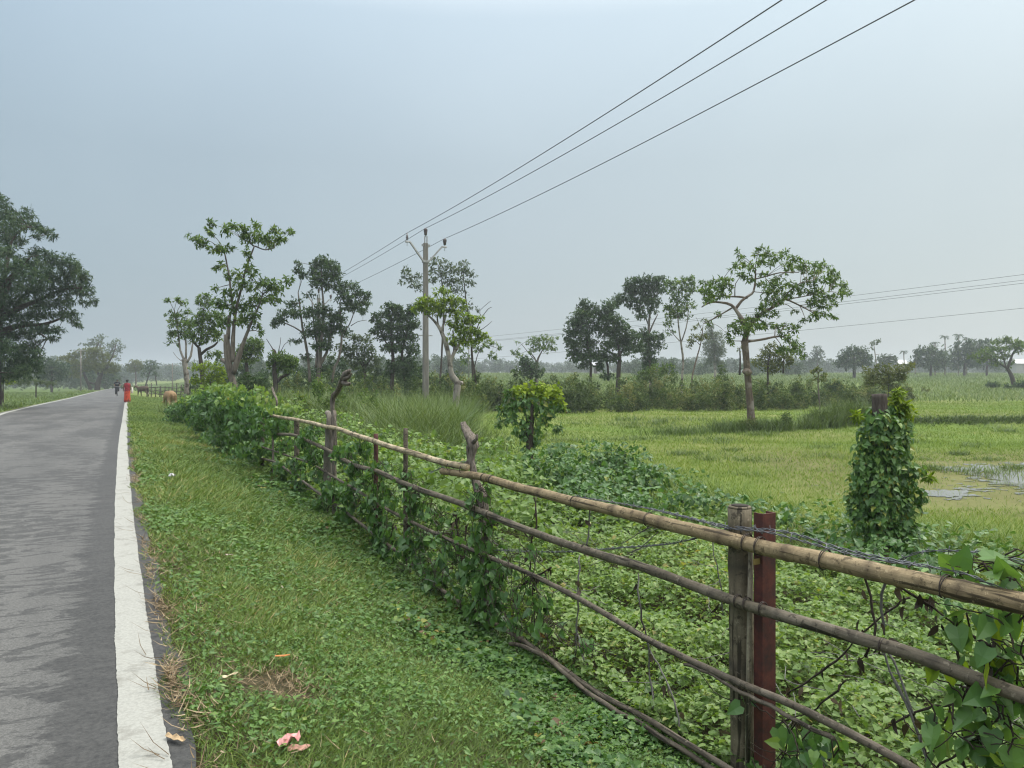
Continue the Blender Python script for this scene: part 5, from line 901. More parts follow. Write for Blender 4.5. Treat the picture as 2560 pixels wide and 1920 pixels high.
# ---------------------------------------------------------------- people and animals
def skin(name, nodes, edges, mat, parent, levels=2):
    keys = list(nodes); me = bpy.data.meshes.new(name)
    me.from_pydata([nodes[k][0] for k in keys], [(keys.index(a), keys.index(b)) for a, b in edges], []); me.update()
    o = link(bpy.data.objects.new(name, me), parent); m_ = o.modifiers.new('skin', 'SKIN'); m_.use_smooth_shade = True
    for k, sv in zip(keys, me.skin_vertices[0].data):
        r_ = nodes[k][1]; sv.radius = (r_, r_) if not isinstance(r_, tuple) else r_
    me.skin_vertices[0].data[0].use_root = True
    o.modifiers.new('sub', 'SUBSURF').render_levels = levels; o.modifiers['sub'].levels = levels
    me.materials.append(mat); return o
def chain(*k): return list(zip(k[:-1], k[1:]))
def cow(loc, rz, label, hide, pale, s=1.0, headup=False):
    root = empty('cow', loc, rz); root.scale = (s, s, s); tag(root, label, 'cow')
    n = {'mid': ((0, 0, .93), .34), 'loin': ((-.38, 0, 1.0), .30), 'rump': ((-.72, 0, 1.02), .22), 'tailhead': ((-.86, 0, 1.04), .08), 'chest': ((.40, 0, .93), .32), 'withers': ((.62, 0, 1.02), .21)}
    e = chain('mid', 'loin', 'rump', 'tailhead')+chain('mid', 'chest', 'withers', 'neck', 'poll', 'face', 'muzzle')
    if headup: n.update({'neck': ((.88, 0, 1.12), .15), 'poll': ((1.08, 0, 1.30), .12), 'face': ((1.22, 0, 1.18), .10), 'muzzle': ((1.36, 0, 1.04), .07)})
    else: n.update({'neck': ((.86, 0, .82), .16), 'poll': ((1.02, 0, .55), .12), 'face': ((1.10, 0, .36), .10), 'muzzle': ((1.18, 0, .16), .07)})
    for i, y in enumerate((-.18, .18)):
        sg = -1 if i else 1; a = str(i)
        n.update({'hip'+a: ((-.66, y*.8, .86), .17), 'stifle'+a: ((-.56+.04*sg, y*1.1, .64), .12), 'hock'+a: ((-.80+.05*sg, y, .42), .062), 'fet'+a: ((-.76+.06*sg, y, .12), .045), 'hoof'+a: ((-.72+.06*sg, y, .01), .055),
                  'sh'+a: ((.48, y*.9, .74), .15), 'knee'+a: ((.50-.05*sg, y, .40), .065), 'ffet'+a: ((.49-.08*sg, y, .11), .045), 'fhoof'+a: ((.53-.08*sg, y, .01), .055)})
        e += [('loin', 'hip'+a)]+chain('hip'+a, 'stifle'+a, 'hock'+a, 'fet'+a, 'hoof'+a)+[('chest', 'sh'+a)]+chain('sh'+a, 'knee'+a, 'ffet'+a, 'fhoof'+a)
    skin('body', n, e, hide, root)
    px_, pz_ = n['poll'][0][0], n['poll'][0][2]
    for y in (-1, 1):
        MB().tube([(px_, y*.08, pz_+.06), (px_+.02, y*.16, pz_+.13), (px_+.06, y*.17, pz_+.24)], [.025, .018, .006], 6).build('horn', pale, root, world=False)
        MB().tube([(px_-.02, y*.10, pz_), (px_-.03, y*.19, pz_-.02), (px_-.03, y*.27, pz_-.06)], [.02, .05, .012], 6, sq=.4).build('ear', hide, root, world=False)
    MB().tube([(-.88, .0, 1.04), (-.95, .01, .92), (-.96, .02, .7), (-.94, .03, .45)], [.035, .025, .02, .016], 6).build('tail', hide, root, world=False)
    MB().tube([(-.94, .03, .5), (-.945, .03, .4), (-.94, .03, .26)], [.018, .04, .01], 6).build('tail_tuft', pale, root, world=False)
    return root
def hide_mat(name, c1, c2, c3):
    m, nt, b, out = mat_new(name); n = noise(nt, 2.2, 4, mapping(nt, (1, 1, 1)))
    c = ramp(nt, n, [(.3, c1), (.6, c2)]); tcx = nt.nodes.new('ShaderNodeTexCoord'); sp_ = nt.nodes.new('ShaderNodeSeparateXYZ'); nt.links.new(tcx.outputs['Object'], sp_.inputs[0])
    c = mixc(nt, ramp(nt, mathn(nt, 'SUBTRACT', .55, sp_.outputs[2], True), [(0, (0, 0, 0)), (.25, (1, 1, 1))]), c, c3)
    nt.links.new(c, b.inputs['Base Color']); b.inputs['Roughness'].default_value = .85; b.inputs['Specular IOR Level'].default_value = .2; return m
yc = fit_Y(424, 1026, 36, 56); cp = ground_pt(424, yc)
cow(tuple(cp), math.atan2(.80, -.60), 'light-brown cow seen from behind, grazing the verge before the vine mound', hide_mat('fawn_hide', (.25, .16, .085), (.34, .225, .125), (.22, .16, .10)), plain('pale_hair', (.5, .42, .32), .8), 47/F*yc/1.22)
yc = fit_Y(356, 990, 60, 84); cp = ground_pt(357, yc)
cow(tuple(cp), math.atan2(.35, -.94), 'smaller dark-brown cow with its head raised, beyond the light-brown cow', hide_mat('dark_hide', (.05, .035, .026), (.10, .07, .05), (.06, .045, .035)), plain('cream_hair', (.55, .5, .42), .8), 28/F*yc/1.35, True)
skinm = plain('brown_skin', (.16, .085, .05), .55, .1); hairm = plain('black_hair', (.010, .009, .009), .45, .2)
# woman in a sari on the white line, walking away
Yw = 52.0; wx = (318-CX)/F*Yw; rw = empty('person', (wx, Yw, float(zr(Yw))+.006), math.atan2(.88, -.47)); tag(rw, 'woman in a red and orange sari walking away along the white line', 'person')
n = {'pelvis': ((0, 0, .86), .13), 'waist': ((0, 0, 1.02), .105), 'chest': ((0, 0, 1.20), .13), 'neckb': ((0, 0, 1.33), .065), 'neck': ((.01, 0, 1.38), .045), 'head': ((.015, 0, 1.46), .082), 'crown': ((.01, 0, 1.515), .07)}
e = chain('pelvis', 'waist', 'chest', 'neckb', 'neck', 'head', 'crown')
for i, y in enumerate((-1, 1)):
    a = str(i); st = .14*y
    n.update({'hip'+a: ((0, .08*y, .82), .10), 'kn'+a: ((.03+st*.5, .085*y, .46), .065), 'an'+a: ((-.02+st, .085*y, .07), .038), 'toe'+a: ((.11+st, .09*y, .025), .03),
              'sh'+a: ((0, .16*y, 1.28), .055), 'el'+a: ((-.02, .23*y, 1.03), .042), 'wr'+a: ((.06, .24*y, .82), .028), 'hand'+a: ((.08, .235*y, .75), .034)})
    e += [('pelvis', 'hip'+a)]+chain('hip'+a, 'kn'+a, 'an'+a, 'toe'+a)+[('chest', 'sh'+a)]+chain('sh'+a, 'el'+a, 'wr'+a, 'hand'+a)
skin('body', n, e, skinm, rw)
def ell(z, rx, ry, cx=0, n_=20, wv=0, ph=0): return [Vector((cx+rx*(1+wv*math.sin(7*a+ph))*math.cos(a), ry*(1+wv*math.sin(7*a+ph))*math.sin(a), z)) for a in [2*math.pi*i/n_ for i in range(n_)]]
so_ = plain('orange_red_sari', (.52, .062, .028), .7, .3, 12); sr_ = plain('crimson_sari', (.24, .018, .028), .7, .4, 14); sb_ = plain('sari_border', (.22, .03, .03), .7, .3, 30)
MB().loft([ell(.16, .18, .20, .02, 24, .06, 1), ell(.4, .165, .185, .01, 24, .05, .8), ell(.7, .155, .18, 0, 24, .03, .5), ell(.88, .15, .178, 0, 24, .01), ell(1.0, .125, .15, 0, 24)], (False, False)).build('sari_skirt', so_, rw, world=False)
MB().loft([ell(.045, .175, .197, .02, 24, .06, 1.2), ell(.155, .183, .204, .02, 24, .06, 1)], (False, False)).build('sari_border', sb_, rw, world=False)
MB().loft([ell(.78, .168, .19, 0, 22, .03), ell(.98, .135, .165, 0, 22), ell(1.15, .15, .20, 0, 22), ell(1.28, .125, .20, 0, 22), ell(1.345, .07, .09, 0, 22)], (False, False)).build('sari_drape', sr_, rw, world=False)
MB().tube([(-.02, 0, 1.44), (-.035, 0, 1.50), (-.02, 0, 1.565)], [.075, .098, .05], 12).build('hair', hairm, rw, world=False)
MB().tube([(-.10, 0, 1.405), (-.125, 0, 1.44), (-.10, 0, 1.48)], [.035, .055, .03], 10).build('hair_bun', hairm, rw, world=False)
bagp = rw.matrix_basis@Vector((.06, -.29, .86)); bm_ = MB()
bm_.loft([[Vector((bagp.x+dx*k, bagp.y+dy*k, bagp.z+z)) for dx, dy in ((.09, .0), (.06, .06), (-.06, .06), (-.09, 0), (-.06, -.06), (.06, -.06))] for z, k in ((-.22, .7), (-.17, 1.05), (0, 1.0), (.12, .8), (.20, .35))])
tag(bm_.build('bag', plain('white_cloth', (.75, .72, .68), .8, .1)), 'white cloth bag at the side of the woman in the sari', 'bag')
# man riding a bicycle towards us
Yk = 79.0; kx = (293-CX)/F*Yk; ka = math.atan2(-.90, .44); loc = (kx, Yk, float(zr(Yk))+.006)
bk = empty('bicycle', loc, ka); tag(bk, 'dark bicycle ridden towards the camera on the road', 'bicycle')
tyre = plain('black_rubber', (.012, .012, .012), .7); frm = plain('dark_paint', (.02, .02, .025), .4, .2, 5, .5); chrome = plain('dull_chrome', (.35, .35, .36), .35, .1, 6, .5, .8)
for x in (-.52, .52):
    wl_ = MB().tube([(x+.335*math.cos(a), 0, .345+.335*math.sin(a)) for a in [2*math.pi*i/28 for i in range(29)]], .02, 7).build('wheel', tyre, bk, world=False)
    sp_ = MB()
    for i in range(10):
        a = 2*math.pi*i/10; sp_.tube([(x, 0, .345), (x+.32*math.cos(a), 0, .345+.32*math.sin(a))], .003, 4)
    sp_.build('rim', chrome, wl_, world=False)
f_ = MB()
for a, b_ in (((-.52, 0, .345), (-.08, 0, .30)), ((-.08, 0, .30), (-.20, 0, .80)), ((-.08, 0, .30), (.38, 0, .72)), ((-.18, 0, .74), (.36, 0, .84)), ((-.52, 0, .345), (-.18, 0, .74)), ((.38, 0, .95), (.36, 0, .72)), ((.37, 0, .72), (.52, 0, .345))): f_.tube([a, b_], .017, 7)
f_.build('frame', frm, bk, world=False)
MB().tube([(.26, -.27, .98), (.36, -.20, 1.0), (.38, 0, .97), (.36, .20, 1.0), (.26, .27, .98)], .013, 7).build('handlebar', chrome, bk, world=False)
MB().tube([(-.34, 0, .85), (-.24, 0, .87), (-.06, 0, .86)], [.08, .085, .03], 9, sq=.5).build('saddle', frm, bk, world=False)
MB().tube([(-.08, -.16, .14), (-.08, -.06, .14), (-.08, 0, .30), (-.08, .06, .46), (-.08, .16, .46)], .014, 6).build('pedals', chrome, bk, world=False)
rd_ = empty('person', loc, ka); tag(rd_, 'man in a dark shirt and dark trousers riding the bicycle', 'person')
n = {'pelvis': ((-.20, 0, .95), .13), 'waist': ((-.15, 0, 1.10), .12), 'chest': ((-.05, 0, 1.30), .15), 'neckb': ((.0, 0, 1.44), .07), 'neck': ((.02, 0, 1.50), .05), 'head': ((.05, 0, 1.58), .085), 'crown': ((.045, 0, 1.65), .072)}
e = chain('pelvis', 'waist', 'chest', 'neckb', 'neck', 'head', 'crown')
for i, y in enumerate((-1, 1)):
    a = str(i); up = .32 if y > 0 else 0
    n.update({'hip'+a: ((-.18, .09*y, .90), .10), 'kn'+a: ((.16+.06*(y > 0), .11*y, .58+up*.55), .068), 'an'+a: ((-.10, .12*y, .20+up), .045), 'toe'+a: ((.04, .12*y, .155+up), .035),
              'sh'+a: ((-.02, .19*y, 1.38), .062), 'el'+a: ((.10, .27*y, 1.18), .046), 'wr'+a: ((.25, .25*y, 1.03), .03), 'hand'+a: ((.29, .245*y, 1.0), .035)})
    e += [('pelvis', 'hip'+a)]+chain('hip'+a, 'kn'+a, 'an'+a, 'toe'+a)+[('chest', 'sh'+a)]+chain('sh'+a, 'el'+a, 'wr'+a, 'hand'+a)
skin('body', n, e, skinm, rd_)
dk_ = plain('charcoal_cloth', (.022, .023, .028), .85, .2, 10); tr_ = plain('dark_trousers', (.03, .03, .036), .85, .2, 10); wh_ = plain('white_band', (.6, .6, .6), .8)
def rell(c_, rx, ry, n_=16): return [Vector((c_[0]+rx*math.cos(a), c_[1]+ry*math.sin(a), c_[2])) for a in [2*math.pi*i/n_ for i in range(n_)]]
sh_ = MB().loft([rell((-.20, 0, .93), .16, .19), rell((-.15, 0, 1.1), .15, .18), rell((-.06, 0, 1.3), .17, .21), rell((-.01, 0, 1.42), .11, .18), rell((.01, 0, 1.46), .06, .08)])
for y in (-1, 1): sh_.tube([(-.02, .17*y, 1.39), (.04, .235*y, 1.28), (.09, .265*y, 1.20)], [.08, .07, .065], 8)
so2 = sh_.build('shirt', dk_, rd_, world=False)
MB().loft([rell((-.10, 0, 1.215), .171, .208), rell((-.075, 0, 1.27), .176, .216)], (False, False)).build('shirt_band', wh_, so2, world=False)
tq = MB()
for i, y in enumerate((-1, 1)):
    a = str(i); tq.tube([n['pelvis'][0], n['hip'+a][0], n['kn'+a][0], n['an'+a][0]], [.13, .125, .088, .07], 9)
tq.build('trousers', tr_, rd_, world=False)
MB().tube([(.03, 0, 1.60), (.035, 0, 1.66), (.035, 0, 1.705)], [.09, .092, .05], 10).build('hair', hairm, rd_, world=False)
# far white vehicle at the end of the road
Yv = 235.0; vx = (279-CX)/F*Yv; vz = float(zr(Yv)); cv = empty('van', (vx, Yv, vz), math.atan2(-.9, .44)); tag(cv, 'small white van far away at the end of the road', 'van')
wp = plain('white_car_paint', (.70, .70, .69), .35, .05, 3, .5); gl_ = plain('dark_glass', (.02, .025, .03), .1, .1, 3, .6)
prof = [(-1.7, .35), (1.65, .35), (1.75, .75), (1.55, 1.0), (1.05, 1.75), (.7, 1.85), (-1.5, 1.85), (-1.72, 1.7)]
MB().loft([[Vector((x, y*k, z)) for x, z in prof] for y, k in ((-.72, 1), (-.70, 1), (.70, 1), (.72, 1))]).build('body', wp, cv, False, world=False)
MB().loft([[Vector((1.565, y, 1.03)) if s_ else Vector((1.11, y, 1.70)) for s_ in (0, 1)]+[Vector((1.585, y, 1.03)) if s_ else Vector((1.13, y, 1.70)) for s_ in (1, 0)] for y in (-.6, .6)]).build('windscreen', gl_, cv, False, world=False)
for x in (-1.1, 1.1):
    for y in (-.68, .68): MB().tube([(x, y-.09, .3), (x, y+.09, .3)], .3, 14).build('wheel', tyre, cv, world=False)
for y in (-.5, .5): MB().tube([(1.70, y, .8), (1.76, y, .8)], .1, 10).build('headlight', chrome, cv, world=False)
# pale farmhouses glimpsed far off
def house(px, py, Y, wd, label, wallc=(.33, .33, .32)):
    p = at(px, py, Y); z = min(p.z, float(gz(p.x, Y))+.6); root = empty('house', (p.x, p.y, z)); tag(root, label, 'house', 'distant houses')
    hgt = 2.4; MB().box((p.x, p.y, z+hgt/2-.6), (wd, 4, hgt+1.2)).build('wall', plain('pale_plaster', wallc, .9), root, False)
    MB().loft([[Vector((p.x+x, p.y-2.4, z+zz)), Vector((p.x+x, p.y, z+zz+1.1)), Vector((p.x+x, p.y+2.4, z+zz)), Vector((p.x+x, p.y, z+zz-.15))] for x, zz in ((-wd/2-.3, hgt), (wd/2+.3, hgt))]).build('roof', plain('tin_roof', (.36, .37, .38), .4, .1, 4, .5, .3), root, False)
    MB().box((p.x, p.y-2.02, z+.9), (.9, .06, 1.8)).build('door', plain('dark_door', (.08, .07, .06), .8), root, False)
house(1487, 938, 205, 2.2, 'small pale tin-roofed house among the dark trees in mid-field')
house(2236, 916, 215, 5.5, 'white house behind the olive shrub at the right')
house(2552, 925, 210, 5, 'white house at the far right edge behind the leaning tree')
# ---------------------------------------------------------------- litter lying on the verge
def gp(px, py, dz=.03):
    Y = min(np.linspace(2.6, 40, 1500), key=lambda Y: abs(HY+F*(H-dz-float(gz((px-CX)/F*Y, Y)))/Y-py)); x = (px-CX)/F*Y; return Vector((x, Y, float(gz(x, Y))+dz))
def scrap(name, label, cat, px, py, size, mat, n_=9, dz=.05, asp=.6, crump=.3, rz=0, group=None):
    c_ = gp(px, py, dz); r_ = random.Random(int(px)); bm2 = MB(); N1 = 6; ca, sa = math.cos(rz), math.sin(rz); rows = []
    for i in range(N1):
        row = []
        for j in range(4):
            u_ = (i/(N1-1)-.5)*size; v_ = (j/3-.5)*size*asp*(1-.75*abs(i/(N1-1)-.5)**1.5*2*.8); zz = crump*size*(r_.random()-.3)
            row.append(Vector((c_.x+u_*ca-v_*sa, c_.y+u_*sa+v_*ca, c_.z+zz)))
        rows.append(row)
    bm2.loft(rows, (False, False), closed=False); o = bm2.build(name, mat, None, False); s_ = o.modifiers.new('thick', 'SOLIDIFY'); s_.thickness = .0015
    return tag(o, label, cat, group)
scrap('plastic_scrap', 'crumpled white plastic scrap on the far grass beside the white line', 'litter', 430, 1190, .11, plain('white_plastic', (.5, .49, .49), .5), crump=.55, dz=.1)
scrap('paper_wrapper', 'crumpled pink and white wrapper in the bare patch at the bottom of the verge', 'litter', 722, 1852, .10, plain('pink_paper', (.66, .33, .31), .6, .4, 30), crump=.5, dz=.05, rz=.9)
scrap('paper_wrapper', 'flat brownish-pink strip lying against the crumpled pink wrapper', 'litter', 748, 1872, .10, plain('faded_paper', (.36, .20, .15), .7, .3, 30), crump=.2, dz=.04, asp=.4, rz=.25)
scrap('dry_leaf', 'single fallen orange-brown leaf on the verge', 'leaf', 706, 1638, .085, plain('orange_leaf', (.42, .17, .05), .7, .3, 30), asp=.32, crump=.12, dz=.07, rz=.35)
scrap('dry_leaf', 'long curled straw-coloured leaf in the grass left of the orange leaf', 'leaf', 575, 1690, .085, plain('straw_leaf', (.45, .38, .25), .8, .25, 30), asp=.22, crump=.14, dz=.07, rz=.8)
scrap('dry_leaf', 'narrow whitish dry leaf standing out in the middle of the verge', 'leaf', 706, 1468, .07, plain('white_dry_leaf', (.40, .35, .26), .8, .25, 30), asp=.16, crump=.12, dz=.08, rz=2.0)
scrap('dry_leaf', 'small pale dry leaf on the verge near the middle of the white line', 'leaf', 573, 1387, .06, plain('pale_dry_leaf', (.42, .36, .28), .8, .25, 30), asp=.4, crump=.2, dz=.07, rz=.4)
scrap('dry_leaf', 'tan dry leaf on the asphalt edge at the bottom of the white line', 'leaf', 438, 1843, .11, plain('tan_leaf', (.40, .29, .17), .8, .25, 30), asp=.3, crump=.15, dz=.02, rz=-.5)
scrap('stone', 'white stone in the grass at the far left roadside', 'stone', 22, 979, .8, plain('white_stone', (.6, .58, .55), .8), crump=.5, dz=.25) if False else None
# ---------------------------------------------------------------- ground vegetation
def sample(n, Y0, Y1, lo, hi, k):
    yy = np.linspace(Y0, Y1, 3000); wd = np.maximum(hi(yy)-lo(yy), 0); pdf = wd*yy**(-k); cdf = np.cumsum(pdf); cdf /= cdf[-1]
    Y = np.interp(rng.random(n), cdf, yy); X = lo(Y)+rng.random(n)*(hi(Y)-lo(Y)); return X, Y
def blades(X, Y, h, wd, lean, tone, tonesd=.16, z=None, dens_noise=None):
    n = len(X); Z = gz(X, Y) if z is None else z
    a = rng.random(n)*2*np.pi; D = np.stack([np.cos(a)*lean, np.sin(a)*lean, np.ones(n)], -1)+rng.normal(size=(n, 3))*.12
    N = np.stack([np.cos(a), np.sin(a), np.full(n, .25)], -1)+rng.normal(size=(n, 3))*.4
    return leafgeo(np.stack([X, Y, Z-.01], -1), D, N, h, wd, BLADE, np.clip(tone+rng.normal(size=n)*tonesd, 0, 1))
def flat_leaves(X, Y, Z, L, tilt, tm, tone, sd=.17, wr=.8, drp=-.15):
    n = len(X); a = rng.random(n)*2*np.pi; D = np.stack([np.cos(a), np.sin(a), np.full(n, drp)+rng.normal(size=n)*.3], -1)
    N = np.array([0, 0, 1.0])+rng.normal(size=(n, 3))*tilt
    return leafgeo(np.stack([X, Y, Z], -1), D, N, L, L*wr, tm, np.clip(tone+rng.normal(size=n)*sd, 0, 1))
def stuff(name, geos, mat, label): V, T, q = join(geos); return tag(raw(name, V, T, mat, None, q), label, None, None, 'stuff')
G1 = leaf_mat('verge_grass_blades', [(0, (0.0531, 0.0885, 0.0189)), (.4, (0.1, 0.165, 0.0307)), (.72, (0.153, 0.224, 0.0448)), (.86, (0.224, 0.248, 0.0708)), (1, (0.401, 0.319, 0.153))], .28, .55, .3)
G2 = leaf_mat('weed_leaves', [(0, (0.0413, 0.0944, 0.0236)), (.5, (0.0885, 0.183, 0.0354)), (.9, (0.159, 0.266, 0.0531)), (1, (0.26, 0.307, 0.0708))], .3, .45, .45)
G3 = leaf_mat('meadow_grass_blades', [(0, (0.0767, 0.124, 0.0212)), (.45, (0.136, 0.212, 0.0354)), (.8, (0.195, 0.266, 0.0531)), (1, (0.319, 0.295, 0.106))], .35, .6, .2)
DRY = leaf_mat('dry_straw', [(0, (.07, .05, .03)), (.5, (.19, .14, .085)), (1, (.40, .32, .21))], .1, .8, .1)
lo_v = lambda y: Xr(y)+LINE+.07+.06*np.sin(y*2.7)+.03*np.sin(y*6.1); hi_v = lambda y: FX(y)+.25
# verge: short grass, broad-leaved weeds, creepers thickening towards the fence
X, Y = sample(150000, 2.5, 26, lo_v, hi_v, 1.25); s_ = (X-lo_v(Y)); nz = vnoise(X, Y, 1.6, 1)
keep = (rng.random(len(X)) < np.clip(.55+.5*s_/.6, 0, 1)) & (np.hypot((X+1.22)/.24, (Y-4.12)/.24)+.45*vnoise(X, Y, 9, 3) > .62+.4*rng.random(len(X))); X, Y, s_, nz = X[keep], Y[keep], s_[keep], nz[keep]
h = (.035+.06*rng.random(len(X)))*(1+.35*nz)*np.clip(.55+s_, .5, 1.2)*np.clip(Y/6, 1, 1.7)
nq = vnoise(X, Y, .45, 12)
g1 = [blades(X, Y, h*1.25, .0046*np.clip(Y/4, 1, 4), .85, .50+.12*nz+.16*nq, .2)]
X, Y = sample(80000, 24, 80, lo_v, lambda y: FX(y)+np.interp(y, [24, 34, 45, 80], [.3, 1, 7, 16]), 1.0); g1.append(blades(X, Y, .09+.12*rng.random(len(X)), .02*np.clip(Y/24, 1, 3), .6, .46+.14*vnoise(X, Y, .5)))
stuff('verge_grass', g1, G1, 'short mixed grass on the road verge')
X, Y = sample(100000, 2.5, 22, lo_v, hi_v, 1.15); s_ = X-lo_v(Y); nz = vnoise(X, Y, 1.1, 4)
keep = (rng.random(len(X)) < np.clip(.16+.8*nz+.6*vnoise(X, Y, 3.5, 6)+.10*s_+.8*np.clip(1.3-(FX(Y)-X), 0, 1), .12, 1)) & (s_ > .1) & (np.hypot((X+1.22)/.24, (Y-4.12)/.24)+.45*vnoise(X, Y, 9, 3) > .62+.4*rng.random(len(X))); X, Y, s_, nz = X[keep], Y[keep], s_[keep], nz[keep]
Z = gz(X, Y)+.02+.07*rng.random(len(X))*np.clip(.5+.4*s_, .4, 1.3)
g = [flat_leaves(X, Y, Z, (.016+.034*rng.random(len(X))**1.6)*np.clip(Y/5, 1, 2), .45, DIAM, .5+.1*nz, wr=.55)]
stuff('verge_weeds', g, G2, 'small broad-leaved weeds among the verge grass')
# heart-leaved creeper carpet in front of and behind the fence
def bed(n, Y0, Y1, lo, hi, k, size, hbase, hvar, tm, tone, edge=None):
    X, Y = sample(n, Y0, Y1, lo, hi, k); nz = vnoise(X, Y, .9, 2); nf = vnoise(X, Y, 2.7, 6)
    if edge is not None: kp = rng.random(len(X)) < edge(X, Y); X, Y, nz, nf = X[kp], Y[kp], nz[kp], nf[kp]
    top = hbase+hvar*(.45*nz+.35*nf+.35*vnoise(X, Y, 6.5, 3))
    Z = gz(X, Y)+np.maximum(.02, top*(1-.75*rng.random(len(X))**2.2))
    L = size*(.4+1.05*rng.random(len(X))**1.3)*np.clip(Y/9, 1, 1.6)
    return flat_leaves(X, Y, Z, L, .42, tm, tone+.17*nz+.13*nf+.10*vnoise(X, Y, .33, 14), .19, .84)
e1 = lambda X, Y: np.clip((X-FX(Y)+np.interp(Y, [3, 4.5, 6, 8, 13], [1.25, 1.0, .8, .7, .6])+.28*vnoise(X, Y, 1.3, 8))/.45, 0, 1)
g = [bed(46000, 2.6, 16, lambda y: FX(y)-1.6, lambda y: FX(y)+.1, .8, .052, .09, .16, HEART, .58, e1)]
stuff('creeper_leaves', g, LM['vine'], 'heart-leaved creeper spreading over the verge at the foot of the fence')
hi_b = lambda y: np.minimum(FX(y)+np.interp(y, [2, 9, 14, 22], [7, 7.0, 7.5, 7.0]), .72*y+1.6)
e2 = lambda X, Y: np.clip((np.interp(Y, [2, 6, 9, 14, 20], [7, 6.4, 5.6, 6.0, 5.2])-(X-FX(Y))+1.1*vnoise(X, Y, .8, 9))/.8, 0, 1)
g = [bed(92000, 2.3, 9.5, lambda y: FX(y)+.02, hi_b, .35, .047, .22, .32, HEART, .48, e2)]
g.append(bed(66000, 9.5, 20, lambda y: FX(y)+.02, hi_b, .3, .064, .30, .34, HEART, .42, e2))
stuff('creeper_carpet', g, LM['vinelight'], 'pale green heart-leaved creeper carpet behind the fence')
def mounds(spots, leaf, mat, name, label, dens=1.0):
    g = []
    for px, py, Y, rx, ry in spots:
        C = at(px, py, Y); pm = Y/F; n = max(6, int(dens*rx*ry*math.pi*pm*pm*3.4/(leaf*leaf*.6))); q = norm(rng.normal(size=(n, 3)))*(rng.random((n, 1))**.4); P = np.array(C)+q*np.array([rx*pm, rx*pm*.8, ry*pm])
        P[:, 2] = np.maximum(P[:, 2], gz(P[:, 0], P[:, 1])+.03)
        D = q*.7+rng.normal(size=(n, 3))*.5+np.array([0, 0, -.3]); N = np.array([0, -.2, 1.0])+q*.5+rng.normal(size=(n, 3))*.35; L = leaf*(.6+.7*rng.random(n)); g.append(leafgeo(P, D, N, L, L*.82, HEART, np.clip(.42+rng.normal(size=n)*.17, 0, .96)))
    return stuff(name, g, mat, label)
mounds([(1420, 1185, 13, 70, 46), (1490, 1150, 14, 80, 50), (1560, 1150, 14, 70, 44), (1530, 1200, 12.5, 110, 40), (1630, 1190, 12.5, 70, 34), (1450, 1240, 11, 90, 36), (1600, 1250, 11, 110, 34), (1740, 1240, 11, 70, 30), (1400, 1130, 15, 50, 26), (1330, 1160, 13, 50, 30)], .085, LM['vine'], 'creeper_mound', 'dark heap of vine leaves in the meadow just behind the tan rail')
mounds([(900, 1080, 15, 60, 26), (980, 1090, 14, 60, 26), (1060, 1110, 13, 60, 28), (1120, 1140, 12, 50, 28), (860, 1050, 17, 50, 22), (1010, 1130, 11.5, 60, 26), (780, 1040, 19, 50, 18), (1230, 1120, 13, 60, 34), (1270, 1170, 11.5, 70, 34), (1330, 1210, 11, 60, 26), (1240, 1190, 10.5, 50, 34), (720, 1010, 21, 40, 14), (950, 1130, 10.4, 46, 34), (1010, 1155, 9.5, 46, 36), (1080, 1190, 8.7, 50, 40), (1150, 1220, 8.0, 50, 40), (1220, 1245, 7.4, 50, 38), (1290, 1270, 6.9, 54, 34), (1180, 1290, 7.5, 54, 34), (1350, 1310, 6.4, 50, 30), (1090, 1260, 8.3, 50, 34), (1000, 1220, 9.2, 40, 30)], .085, LM['vinelight'], 'creeper_bank', 'light tangle of creeper heaped along the far side of the fence', .6)
mounds([(2230, 1420, 4.9, 90, 40), (2400, 1430, 4.5, 90, 44), (2130, 1390, 5.4, 80, 30), (2520, 1470, 4.2, 80, 50), (2330, 1500, 4.3, 60, 40)], .06, LM['vine'], 'creeper_bank', 'darker creeper heaped behind the rail at the right', .4)
mounds([(2130, 1330, 9.3, 60, 40), (2250, 1330, 9.0, 60, 36), (2090, 1370, 8.6, 70, 34), (2200, 1370, 8.5, 70, 30), (2290, 1370, 8.4, 50, 26), (2030, 1330, 9.6, 50, 26), (2350, 1400, 7.8, 50, 22), (1960, 1290, 10.2, 60, 22), (1850, 1260, 10.8, 60, 22)], .085, LM['vine'], 'creeper_skirt', 'vine leaves spreading round the foot of the vine-covered stump')
# grasses and weeds standing through the carpet and along its far edge
X, Y = sample(9000, 3, 18, lambda y: FX(y)+.3, lambda y: np.minimum(FX(y)+7.5, .74*y+1.2), .4); nz = vnoise(X, Y, 1.4, 7); kp = rng.random(len(X)) < .15+.8*nz; X, Y = X[kp], Y[kp]
gA = [blades(X, Y, .25+.35*rng.random(len(X)), .008*np.clip(Y/7, 1, 2), .7, .55)]
X, Y = sample(26000, 7, 20, lambda y: FX(y)+4.2, lambda y: np.minimum(FX(y)+8.8, .74*y+1.2), .4); nz = vnoise(X, Y, .9, 9); kp = rng.random(len(X)) < .35+.7*nz; X, Y = X[kp], Y[kp]
gA.append(blades(X, Y, .18+.34*rng.random(len(X)), .007*np.clip(Y/7, 1, 2.2), .6, .5))
X, Y = sample(14000, 8, 22, lambda y: FX(y)+4.5, lambda y: np.minimum(FX(y)+8.5, .74*y+1.2), .4); nz = vnoise(X, Y, 1.1, 12); kp = rng.random(len(X)) < .1+.9*nz; X, Y = X[kp], Y[kp]
stuff('tall_grass', gA, leaf_mat('weedy_grass_blades', [(0, (.06, .10, .02)), (.5, (.12, .19, .035)), (.85, (.20, .26, .07)), (1, (.32, .30, .13))], .32, .55, .3), 'loose grass standing through the creeper carpet and along its far edge')
